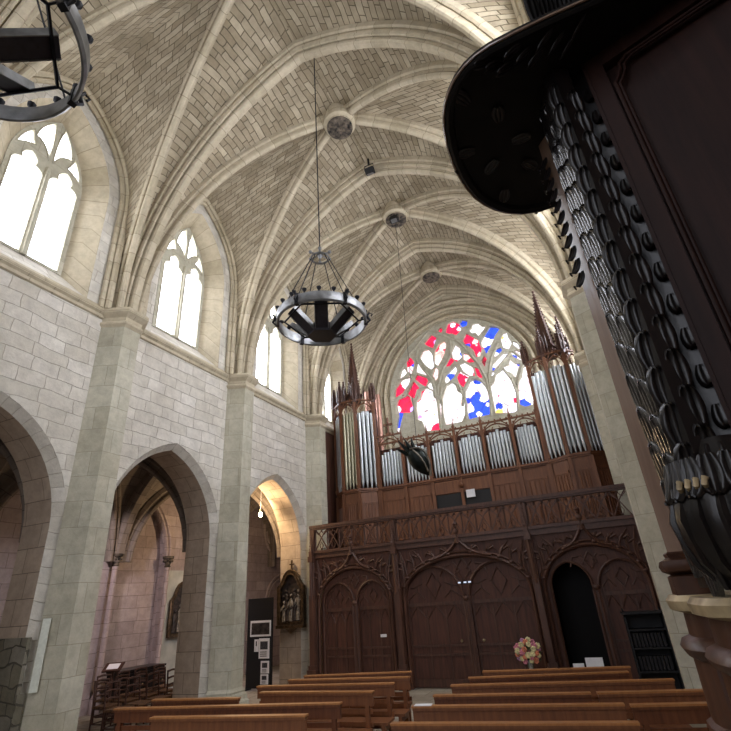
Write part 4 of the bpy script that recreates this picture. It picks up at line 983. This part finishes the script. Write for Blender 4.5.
ROWS = [ # left end, right end, tone, label
 ((2.75, 9.18), (4.76, 9.59), 1, 'pew in the pillar-side block standing furthest back, right before the gallery'),
 ((2.69, 8.74), (4.94, 9.03), 0, 'pillar-side block pew second from the gallery doors'),
 ((2.46, 8.12), (4.89, 8.45), 0, 'third pillar-side pew counted from the gallery doors'),
 ((2.90, 7.62), (4.84, 7.75), 0, 'fourth pillar-side pew counted from the gallery doors'),
 ((1.28, 6.93), (2.82, 7.15), 1, 'short dark pew at the foot of the second pillar'),
 ((1.20, 6.28), (4.72, 6.95), 1, 'longest dark pew in the pillar-side block, second from the camera'),
 ((2.40, 5.86), (4.61, 6.24), 0, 'bright orange-brown pew at the very bottom of the pillar-side block'),
 ((6.10, 9.55), (8.39, 9.92), 0, 'pew across the aisle standing furthest back, just in front of the flowers'),
 ((6.01, 8.93), (8.35, 9.43), 1, 'pew second behind the flowers in the block under the carved canopy'),
 ((5.91, 8.27), (8.90, 8.75), 0, 'long pew third from the flowers in the block under the carved canopy'),
 ((5.88, 7.52), (7.88, 7.79), 1, 'pew fourth from the flowers, ending at a gap beside its twin'),
 ((7.97, 7.80), (9.22, 8.02), 0, 'short pew fourth from the flowers, against the white pillar'),
 ((5.82, 6.84), (8.26, 7.16), 0, 'light pew fifth from the flowers, with a leaflet on its end'),
 ((8.34, 7.11), (9.21, 7.29), 1, 'short dark pew fifth from the flowers, beside the moulded pedestal'),
 ((5.89, 5.98), (8.38, 6.33), 0, 'pew at the very bottom edge of the block under the carved canopy'),
]
for (a, b, tone, lab) in ROWS:
    L_ = hypot(b[0]-a[0], b[1]-a[1])
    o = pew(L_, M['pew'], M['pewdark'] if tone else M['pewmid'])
    o.location = (a[0], a[1], 0); o.rotation_euler = (0, 0, atan2(b[1]-a[1], b[0]-a[0]))
    tag(o, lab, 'pew', 'pews on the nave floor')
mb = MB(); mb.box(-.11, .11, -.06, .06, 0, .006, RZ(.15)); o = mb.build('leaflet', M['paper'], None); o.location = (5.95, 6.87, .906); tag(o, 'folded white leaflet lying on the end of a pew by the central aisle', 'leaflet')

# ------------------------------------------------------------------ chairs and things in the side aisle
def chair():
    o = empty('rush_chair')
    mb = MB(); mb.box(-.21, .21, -.2, .2, .42, .46); mb.build('seat', M['rush'], o)
    for sx in (-1, 1):
        mb = MB(); mb.tube([(sx*.19, -.18, 0), (sx*.19, -.18, .43)], .018, 6); mb.build('leg', M['chairwood'], o)
        mb = MB(); mb.tube([(sx*.19, .19, 0), (sx*.19, .19, .45), (sx*.18, .24, .92)], .018, 6); mb.build('leg', M['chairwood'], o)
    mb = MB()
    for z, y in ((.9, .238), (.76, .222), (.62, .207)): mb.tube([(-.18, y, z), (0, y+.03, z+.015), (.18, y, z)], .022, 5)
    mb.build('backrest', M['chairwood'], o)
    mb = MB()
    for z in (.15, .28):
        for sx in (-1, 1): mb.tube([(sx*.19, -.18, z), (sx*.19, .19, z)], .011, 5)
        mb.tube([(-.19, -.18, z), (.19, -.18, z)], .011, 5); mb.tube([(-.19, .19, z), (.19, .19, z)], .011, 5)
    mb.build('stretcher', M['chairwood'], o); return o
c0 = chair(); first = True
for i, (x, y, r) in enumerate([(-1.25, 8.05, 1.7), (-1.3, 8.6, 1.62), (-1.3, 9.15, 1.66), (-1.25, 9.7, 1.6), (-1.9, 8.3, 1.65), (-1.95, 8.85, 1.6), (-1.95, 9.4, 1.7), (-1.95, 9.95, 1.62), (-2.6, 8.9, 1.6), (-2.6, 9.45, 1.68), (-2.65, 10.0, 1.62), (-2.6, 10.55, 1.66)]):
    o = c0 if first else copy_tree(c0); first = False
    o.location = (x, y+.4, 0); o.rotation_euler = (0, 0, r)
    tag(o, 'dark wooden ladder-back chair with rush seat in the rows behind the pillars', 'chair', 'rush chairs in the side aisle')
o = empty('reading_desk', (-3.3, 9.9, 0), .5, label='small dark reading desk holding a white sheet behind the chairs', cat='desk')
mb = MB(); mb.box(-.03, .03, -.03, .03, .03, .95); mb.box(-.2, .2, -.2, .2, 0, .04); mb.build('stand', M['chairwood'], o)
mb = MB(); mb.box(-.22, .22, -.16, .16, -.015, .015, T(0, 0, 1.0) @ Matrix.Rotation(.5, 4, 'X')); mb.build('desk_top', M['chairwood'], o)
mb = MB(); mb.box(-.14, .14, -.1, .1, .017, .022, T(-3.3, 9.9, 1.0) @ RZ(.5) @ Matrix.Rotation(.5, 4, 'X')); tag(mb.build('printed_sheet', M['paper']), 'white printed sheet lying on the sloped reading desk in the aisle', 'paper')
o = empty('sideboard', (-3.6, 10.9, 0), label='low black cupboard standing in the aisle under the pink wall recess', cat='cupboard')
mb = MB(); mb.box(-.28, .3, -.68, .68, .06, .82); mb.build('cupboard_body', M['blackwood'], o)
mb = MB(); mb.box(-.3, .33, -.7, .7, .82, .87); mb.build('cupboard_top', M['blackwood'], o)
for y in (-.66, .01):
    mb = MB(); mb.box(.3, .32, y, y+.65, .1, .78); d = mb.build('cupboard_door', M['blackwood'], o); k = MB(); k.ball((.335, y+.6, .5), .02, 6); k.build('knob', M['goldtrim'], d)
mb = MB()
for sx in (-.25, .25):
    for sy in (-.63, .63): mb.box(sx-.03, sx+.03, sy-.03, sy+.03, 0, .07)
mb.build('foot', M['blackwood'], o)
# gilt framed relief on the whitewashed strip of the aisle wall
o = empty('gilt_relief', (-3.88, 12.5, 1.45), label='gilt framed relief half hidden by the pillar, on the white aisle wall', cat='relief')
mb = MB(); fr = arch_frame(.42, .0, 1.0, .5); inn = arch_frame(.33, .1, .97, .42)
A = T(.0, 0, 0) @ RZ(pi/2)
mb.plate(fr, [inn], -.08, -.0, A @ XZ); mb.tube([A @ V((x, -.08, z)) for x, z in fr], .03, 5, closed=True); mb.build('frame', M['gilt'], o, 40)
mb = MB(); mb.prism(inn, -.03, 0, A @ XZ); mb.build('backing', M['polychrome'], o)
for k, (x, z, h) in enumerate(((-.2, .12, .6), (.0, .12, .75), (.18, .12, .55))):
    mb = MB(); mb.lathe([(.08, z), (.06, z+h*.5), (.075, z+h*.75), (.03, z+h*.85)], 8, A @ T(x, -.05, 0) @ Matrix.Diagonal((1, .5, 1, 1))); mb.ball(A @ V((x, -.06, z+h*.95)), .05, 6); mb.build('relief_figure', M['polychrome'] if k != 1 else M['paleflesh'], o, 50)

# ------------------------------------------------------------------ flowers, cards, black shelf
o = empty('side_table', (6.42, 12.5, 0), label='small round dark table carrying the flower vase by the gallery doors', cat='table')
mb = MB(); mb.lathe([(.26, .37), (.28, .39), (.28, .41), (.26, .42)], 20); mb.build('table_top', M['chairwood'], o, 40)
mb = MB(); mb.lathe([(.18, 0), (.16, .04), (.04, .08), (.04, .37)], 12); mb.build('pedestal', M['chairwood'], o, 40)
fl_ = empty('flower_bouquet', (6.42, 12.5, .42), label='bouquet of pink, coral and cream flowers in a glass vase', cat='flowers')
mb = MB(); mb.lathe([(.055, 0), (.06, .02), (.05, .12), (.07, .3), (.065, .3), (.045, .12), (.05, .03)], 14); mb.build('vase', M['vase'], fl_, 50)
random.seed(11)
for k in range(34):
    a = k*2.4; r = .03+.27*sqrt(k/34); x, z = r*cos(a)*1.05, .52+r*sin(a)*.85; y = -.16*sqrt(max(0, 1-(r/.32)**2))*(1 if k % 3 else -.7)
    mat_ = M[('pink', 'coral', 'cream', 'lilac', 'pink', 'cream')[k % 6]]
    f = MB(); s = .045+.02*random.random()
    f.ball((x, y, z), s*.55, 6)
    for q in range(6):
        b = q*pi/3+k; f.ball((x+s*.7*cos(b), y-.01, z+s*.7*sin(b)), s*.55, 5, (1, .5, 1))
    f.build('bloom', mat_, fl_, 60)
lf = MB()
for k in range(26):
    a = k*2.4+.5; r = .16+.16*random.random(); x, z = r*cos(a), .5+r*sin(a)*.9; y = random.uniform(-.12, .12)
    lf.add([(x*.5, y, .35+(z-.35)*.5), (x*.9+.03, y-.02, z*.92), (x*1.15, y, z*1.06), (x*.9-.03, y+.02, z*.96)], [(0, 1, 2, 3)])
lf.build('foliage', M['leaf'], fl_)
st = MB()
for k in range(9): a = k*.7; st.tube([(.03*cos(a), .03*sin(a), .06), (.14*cos(a), .1*sin(a), .45)], .006, 4)
st.build('stem', M['leaf'], fl_); fl_.scale = (.88, .88, .88)
o = empty('card_table', (7.5, 12.5, 0), label='narrow dark table with two white cards in front of the open gallery doorway', cat='table')
mb = MB(); mb.box(-.45, .45, -.2, .2, .46, .5); mb.build('table_top', M['chairwood'], o)
for sx in (-.4, .4):
    for sy in (-.16, .16): mb = MB(); mb.box(sx-.025, sx+.025, sy-.025, sy+.025, 0, .46); mb.build('leg', M['chairwood'], o)
for x, w, h, lab in ((7.72, .17, .23, 'larger white card propped on the table before the open doorway'), (7.4, .11, .13, 'smaller white card propped on the table before the open doorway')):
    mb = MB(); mb.box(-w, w, -.006, .006, 0, h, Matrix.Rotation(-.25, 4, 'X')); mb.box(-.03, .03, .0, .1, 0, .01); o = mb.build('white_card', M['paper']); o.location = (x, 12.45, .503); tag(o, lab, 'card')
o = empty('book_shelf', (8.85, 12.45, 0), .05, label='black open shelf unit with a sloped top beside the white end pillar', cat='shelf')
for x in (-.36, .33):
    mb = MB(); mb.prism([(-.2, 0), (.2, 0), (.2, 1.6), (-.2, 1.45)], x, x+.03, Matrix(((0,0,1,0),(1,0,0,0),(0,1,0,0),(0,0,0,1)))); mb.build('side_panel', M['black'], o)
for z in (.08, .48, .88, 1.2): mb = MB(); mb.box(-.33, .33, -.2, .2, z, z+.03); mb.build('shelf', M['black'], o)
mb = MB(); mb.box(-.4, .4, -.24, .22, 1.5, 1.54, T(0, 0, 0) @ Matrix.Rotation(0, 4, 'X')); mb.build('top', M['black'], o)
mb = MB(); mb.box(-.33, .33, .17, .2, .1, 1.5); mb.build('back_panel', M['black'], o)
b0 = None; random.seed(5)
for z in (.512, .912):
    x = -.27
    for k in range(9):
        if b0 is None:
            mb = MB(); mb.box(-.025, .025, -.08, .08, 0, .24); b0 = mb.build('hymn_book', M['book']); b = b0
        else: b = b0.copy(); col.objects.link(b)
        p = Matrix.Translation((8.85, 12.45, 0)) @ RZ(.05) @ V((x, .0, z)); b.location = p; b.rotation_euler = (0, 0, .05); x += .066
        tag(b, 'dark book standing in the black shelf unit by the end pillar', 'book', 'books in the black shelf')

# ------------------------------------------------------------------ tall carved structure close to the camera
CX = 8.514
pz = empty('carved_pulpit', (CX+.35, 1.55, 0), label='tall dark wooden pulpit back with leaf-carved pilaster, panel and overhanging rounded canopy', cat='pulpit')
PO = V((CX+.35, 1.55, 0))
def pp(mb, name, mat, smooth=None, parent=None):
    o = mb.build(name, mat, None, smooth)
    if parent: o.parent = parent
    else: o.parent = pz; o.location = -PO
    return o
C_ = lambda pts: [(CX+x, y) for x, y in pts]
def offset_poly(poly, d):
    n = len(poly); area = sum(poly[i][0]*poly[(i+1) % n][1]-poly[(i+1) % n][0]*poly[i][1] for i in range(n)); s = 1 if area > 0 else -1
    out = []
    for i in range(n):
        p, q, r = V(poly[i-1]), V(poly[i]), V(poly[(i+1) % n])
        a = (q-p).normalized(); b = (r-q).normalized(); na = V((a.y, -a.x))*s; nb = V((b.y, -b.x))*s
        m = (na+nb); m = m/max(.4, m.length_squared/2*1.0) if m.length > 1e-6 else na
        out.append((q.x+m.x*d*.5*2/2*1.0 if False else q.x+(na+nb).normalized().x*d/max(.5, (na+nb).length/2), q.y+(na+nb).normalized().y*d/max(.5, (na+nb).length/2)))
    return out
def round_poly(poly, it=2):
    for _ in range(it):
        o = []
        n = len(poly)
        for i in range(n):
            p, q = poly[i], poly[(i+1) % n]
            o += [(p[0]*.75+q[0]*.25, p[1]*.75+q[1]*.25), (p[0]*.25+q[0]*.75, p[1]*.25+q[1]*.75)]
        poly = o
    return poly
def moulded(poly, prof):
    mb = MB(); rows = []
    for d, z in prof:
        q = offset_poly(poly, d); rows.append([V((x, y, z)) for x, y in q+[q[0]]])
    mb.grid(rows)
    mb.add(rows[-1][:-1], [tuple(range(len(poly)))]); mb.add(rows[0][:-1], [tuple(range(len(poly)))]); return mb
fb = round_poly(C_([(.185, 1.74), (.185, 1.58), (.215, 1.47), (.5, 1.375), (.92, 1.25), (.93, 1.52), (.45, 1.7)]), 2)
bb = round_poly(C_([(.155, 1.98), (.155, 1.83), (.2, 1.77), (.34, 1.77), (.34, 1.98)]), 1)
for poly, dz in ((fb, 0), (bb, .0)):
    body = [(.04, 0), (.04, .25), (.01, .3), (0, .34), (0, 1.66), (.012, 1.68), (.012, 1.71), (0, 1.72), (0, 1.765), (.014, 1.775), (.014, 1.81), (0, 1.82), (-.002, 1.97)]
    b = pp(moulded(poly, body), 'pedestal', M['plinthwood'], 30)
    pp(moulded(poly, [(-.004, 1.97), (.012, 1.98), (.022, 2.0), (.012, 2.02), (-.01, 2.03), (-.012, 2.09)]), 'moulding', M['plinthwood'], 40)
    pp(moulded(poly, [(-.012, 2.09), (.02, 2.1), (.024, 2.125), (.012, 2.14)]), 'ledge', M['goldtrim'], 40)
# plain polished pilaster standing behind
mb = MB(); mb.prism(C_([(.172, 1.895), (.236, 1.815), (.25, 1.93), (.18, 1.94)]), 2.25, 4.12); pp(mb, 'plain_pilaster', M['plankwood'])
mb = moulded(C_([(.165, 1.94), (.165, 1.83), (.243, 1.83), (.243, 1.94)]), [(.01, 2.14), (.01, 2.19), (0, 2.195), (.02, 2.205), (.025, 2.22), (.02, 2.235), (0, 2.245), (.004, 2.255), (.0, 2.26)]); pp(mb, 'pilaster_base', M['plinthwood'], 40)
# carved pilaster
cp = C_([(.205, 1.70), (.235, 1.535), (.27, 1.505), (.325, 1.53), (.36, 1.66)])
mb = MB(); mb.prism(cp, 2.16, 4.1); car = pp(mb, 'carved_pilaster', M['blackwood'])
def leaf(mb, p, d, n, s, ln, w, fl=3, curl=.35, thick=1.0):
    """lobed leaf from p along d, bulging along n, width along s; tip curls out"""
    p, d, n, s = V(p), V(d).normalized(), V(n).normalized(), V(s).normalized(); rows = []
    m = fl*4
    for i in range(9):
        t = i/8; ww = w*(.55+.45*sin(pi*min(1, t*1.15)))*(1 if t < .8 else (1-(t-.8)*3.2))
        out = (.06+.30*sin(pi*t*.5)**2)*ln*thick+(curl*ln*max(0, t-.6)**1.4*1.6)
        dd = ln*(t if t < .85 else .85-(t-.85)*.5)
        rows.append([p+d*(dd+.05*ln*abs(cos(pi*fl*q/m))*t)+s*(ww*(q/m-.5))+n*(out*(1-.55*(2*q/m-1)**2)+.05*ln*abs(sin(pi*fl*q/m))) for q in range(m+1)])
    mb.grid(rows)
lv = MB(); rv = MB()
a0, a1 = V((CX+.203, 1.70, 0)), V((CX+.236, 1.535, 0)); sd = (a1-a0).normalized(); nd = V((sd.y, -sd.x, 0))
if nd.x > 0: nd = -nd
b0_, b1_ = V((CX+.235, 1.525, 0)), V((CX+.33, 1.535, 0)); sd2 = (b1_-b0_).normalized(); nd2 = V((0.05, -1, 0))
k = 0; z = 4.08
while z > 2.3:
    for q, t in enumerate((.25, .75)):
        pz_ = a0.lerp(a1, t); leaf(lv, (pz_.x, pz_.y, z-.17-.055*q), (0, 0, 1), nd, sd, .17, .1, 4, .1, .16)
    for q, t in enumerate((.2, .75)):
        p_ = b0_.lerp(b1_, t); leaf(rv, (p_.x, p_.y, z-.2-.07*q), (0, 0, 1), nd2, sd2, .15, .07, 3, .25, .3)
    z -= .115; k += 1
pp(lv, 'leaf_carving', M['glosscarving'], 60); pp(rv, 'leaf_carving', M['blackwood'], 60)
# swelling acanthus foot with a gilded curl
fo = MB(); rows = []
for z, r in ((2.145, .05), (2.15, .085), (2.18, .115), (2.22, .14), (2.27, .155), (2.32, .16), (2.37, .152), (2.42, .13), (2.47, .1), (2.52, .075)):
    rows.append([V((CX+.335+.93*(r+.012*abs(cos(4.5*a_))*sin(pi*min(1, (z-2.14)/.36)))*cos(a_), 1.57+.8*(r+.012*abs(cos(4.5*a_))*sin(pi*min(1, (z-2.14)/.36)))*sin(a_), z)) for a_ in [2*pi*q/72 for q in range(73)]])
fo.grid(rows); fo.add(rows[0][:-1], [tuple(range(72))]); fo.add(rows[-1][:-1], [tuple(range(72))])
for q in range(9):
    a_ = pi+.1+q*.36; c, s = cos(a_), sin(a_)
    fo.tube([(CX+.335+.93*r*c, 1.57+.8*r*s, z) for z, r in ((2.5, .09), (2.42, .137), (2.32, .17), (2.22, .15), (2.16, .1))], [.006, .01, .012, .01, .006], 5)
    leaf(fo, (CX+.335+.13*c, 1.57+.11*s, 2.47), (.1*c, .1*s, -1), (c, s, 0), (-s, c, 0), .12, .07, 3, .15, .35)
pp(fo, 'acanthus_foot', M['blackwood'], 60)
gc = MB()
for q in range(4): gc.tube([(CX+.212+.017*q, 1.50-.012*q, 2.385), (CX+.207+.017*q, 1.48-.012*q, 2.395), (CX+.21+.017*q, 1.483-.012*q, 2.41), (CX+.218+.017*q, 1.49-.012*q, 2.408)], [.005, .008, .008, .005], 6)
pp(gc, 'gilded_curl', M['goldtrim'], 60)
# leafy edge of the pilaster behind, by the canopy
le = MB()
for q in range(11):
    z = 3.98-.065*q
    leaf(le, (CX+.178, 1.85, z), (-.25, 0, -1), (-.6, -.6, 0), (.5, -.5, 0), .09, .05, 2, .5, .6)
pp(le, 'leaf_drop', M['blackwood'], 60)
# framed panel
ang = atan2(-.292, .956); PA = T(CX+.343, 1.6, 0) @ RZ(ang)
mb = MB(); mb.box(0, .9, .02, .06, 2.1, 4.12, PA); pp(mb, 'panel', M['panelwood'])
mb = MB(); mb.box(.0, .062, -.002, .02, 2.1, 4.12, PA); pp(mb, 'inner_strip', M['blackwood'])
mb = MB(); mb.box(.062, .118, -.022, .02, 2.1, 4.12, PA); mb.box(.118, .9, -.022, .02, 4.05, 4.12, PA); mb.box(.05, .062, -.03, .02, 2.1, 4.12, PA); pp(mb, 'frame', M['panelwood'])
mb = MB(); zt = 4.03
pa = [(.132, 2.12), (.132, zt-.1), (.15, zt-.08), (.165, zt-.05), (.17, zt-.02), (.2, zt-.0), (.9, zt-.0)]
for off, r in ((0, .009), (.014, .006)): mb.tube([PA @ V((x+off, -.012, z-off)) for x, z in pa], r, 6)
pp(mb, 'panel_moulding', M['panelwood'], 60)
z = 4.0
while z > 2.35:
    mb = MB(); leaf(mb, PA @ V((.04, -.0, z)), (0, 0, -1), PA.to_3x3() @ V((.2, -1, 0)), PA.to_3x3() @ V((1, .2, 0)), .085, .05, 2, .5, .35); z -= .125
    pp(mb, 'strip_leaf', M['blackwood'], 60)
# canopy
cy = C_([(.95, 1.29), (.5, 1.30), (.29, 1.29), (.15, 1.29), (.06, 1.293), (.0, 1.305), (-.05, 1.325), (-.1, 1.36), (-.14, 1.405), (-.17, 1.45), (-.195, 1.51), (-.21, 1.57), (-.225, 1.67), (-.23, 1.78), (-.225, 1.88), (-.212, 1.97), (-.19, 2.06), (-.155, 2.14), (-.11, 2.21), (-.06, 2.265), (.02, 2.32), (.12, 2.35), (.4, 2.36), (.57, 2.3), (.57, 1.6), (.95, 1.46)])
cz = 4.1
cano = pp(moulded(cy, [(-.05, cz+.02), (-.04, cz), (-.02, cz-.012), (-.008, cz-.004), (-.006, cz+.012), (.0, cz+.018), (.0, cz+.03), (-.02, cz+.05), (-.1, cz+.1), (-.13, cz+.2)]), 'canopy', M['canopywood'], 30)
rim = offset_poly(cy, .0); mb = MB(); mb.tube([(x, y, cz+.008) for x, y in rim], .006, 6, closed=True); pp(mb, 'canopy_rim_highlight', M['plankwood'], 60)  # pale bead standing in for the highlight along the canopy edge
for q in range(9):
    a_ = q*2.4; r = .05+.03*q; x, y = CX+.02+r*cos(a_)*.8, 1.8+r*sin(a_)*1.3
    if x < CX+.14:
        mb = MB(); leaf(mb, (x, y, cz+.012), (cos(a_), sin(a_), 0), (0, 0, -1), (-sin(a_), cos(a_), 0), .1, .06, 3, .1, .2); pp(mb, 'rosette_leaf', M['blackwood'], 60)
for q in range(10):
    mb = MB(); leaf(mb, (CX+.05+.04*q, 1.36+.03*(q % 3), cz+.015), (-.6, -.3+.08*q, -.25), (0, -.3, -1), (.3, -.6, 0), .09, .055, 3, .2, .3); pp(mb, 'canopy_leaf', M['blackwood'], 60)
for q in range(14):
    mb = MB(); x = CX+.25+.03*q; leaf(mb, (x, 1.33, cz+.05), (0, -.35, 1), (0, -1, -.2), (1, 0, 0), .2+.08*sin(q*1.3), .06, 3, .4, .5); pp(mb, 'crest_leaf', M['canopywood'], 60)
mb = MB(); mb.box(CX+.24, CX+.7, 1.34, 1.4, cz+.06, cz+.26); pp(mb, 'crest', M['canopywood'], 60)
kn = MB()
for (x, y) in ((-.222, 1.84), (-.212, 1.92), (.1, 2.34)):
    kn = MB(); kn.ball((CX+x, y, cz+.015), .016, 6, (1, 1.8, 1)); kn.ball((CX+x, y+.022, cz+.018), .013, 6); pp(kn, 'rim_ornament', M['canopywood'], 60)
# ------------------------------------------------------------------ camera, world, view
cd = bpy.data.cameras.new('camera'); cam = bpy.data.objects.new('camera', cd); col.objects.link(cam)
cd.sensor_width = 36; cd.lens = 36*477.17/731; cd.clip_start = .05; cd.clip_end = 200
yaw, pitch, roll = -.4144, .4482, -.0721
fwd = V((sin(yaw)*cos(pitch), cos(yaw)*cos(pitch), sin(pitch))); rt = V((cos(yaw), -sin(yaw), 0)); up = rt.cross(fwd)
r2 = rt*cos(roll)+up*sin(roll); u2 = up*cos(roll)-rt*sin(roll)
mw = Matrix((r2, u2, -fwd)).transposed().to_4x4(); mw.translation = V((8.514, 0, 2.2)); cam.matrix_world = mw
scene.camera = cam
wd = bpy.data.worlds.new('sky'); scene.world = wd; wd.use_nodes = True
bg = wd.node_tree.nodes['Background']; bg.inputs[0].default_value = (.75, .85, 1, 1); bg.inputs[1].default_value = 1.0
scene.view_settings.view_transform = 'Standard'; scene.view_settings.look = 'None'
scene.view_settings.gamma = 1; scene.view_settings.exposure = 0.7; scene.view_settings.use_curve_mapping = False
scene.cycles.use_denoising = True
scene.cycles.max_bounces = 10; scene.cycles.diffuse_bounces = 6; scene.cycles.sample_clamp_indirect = 6
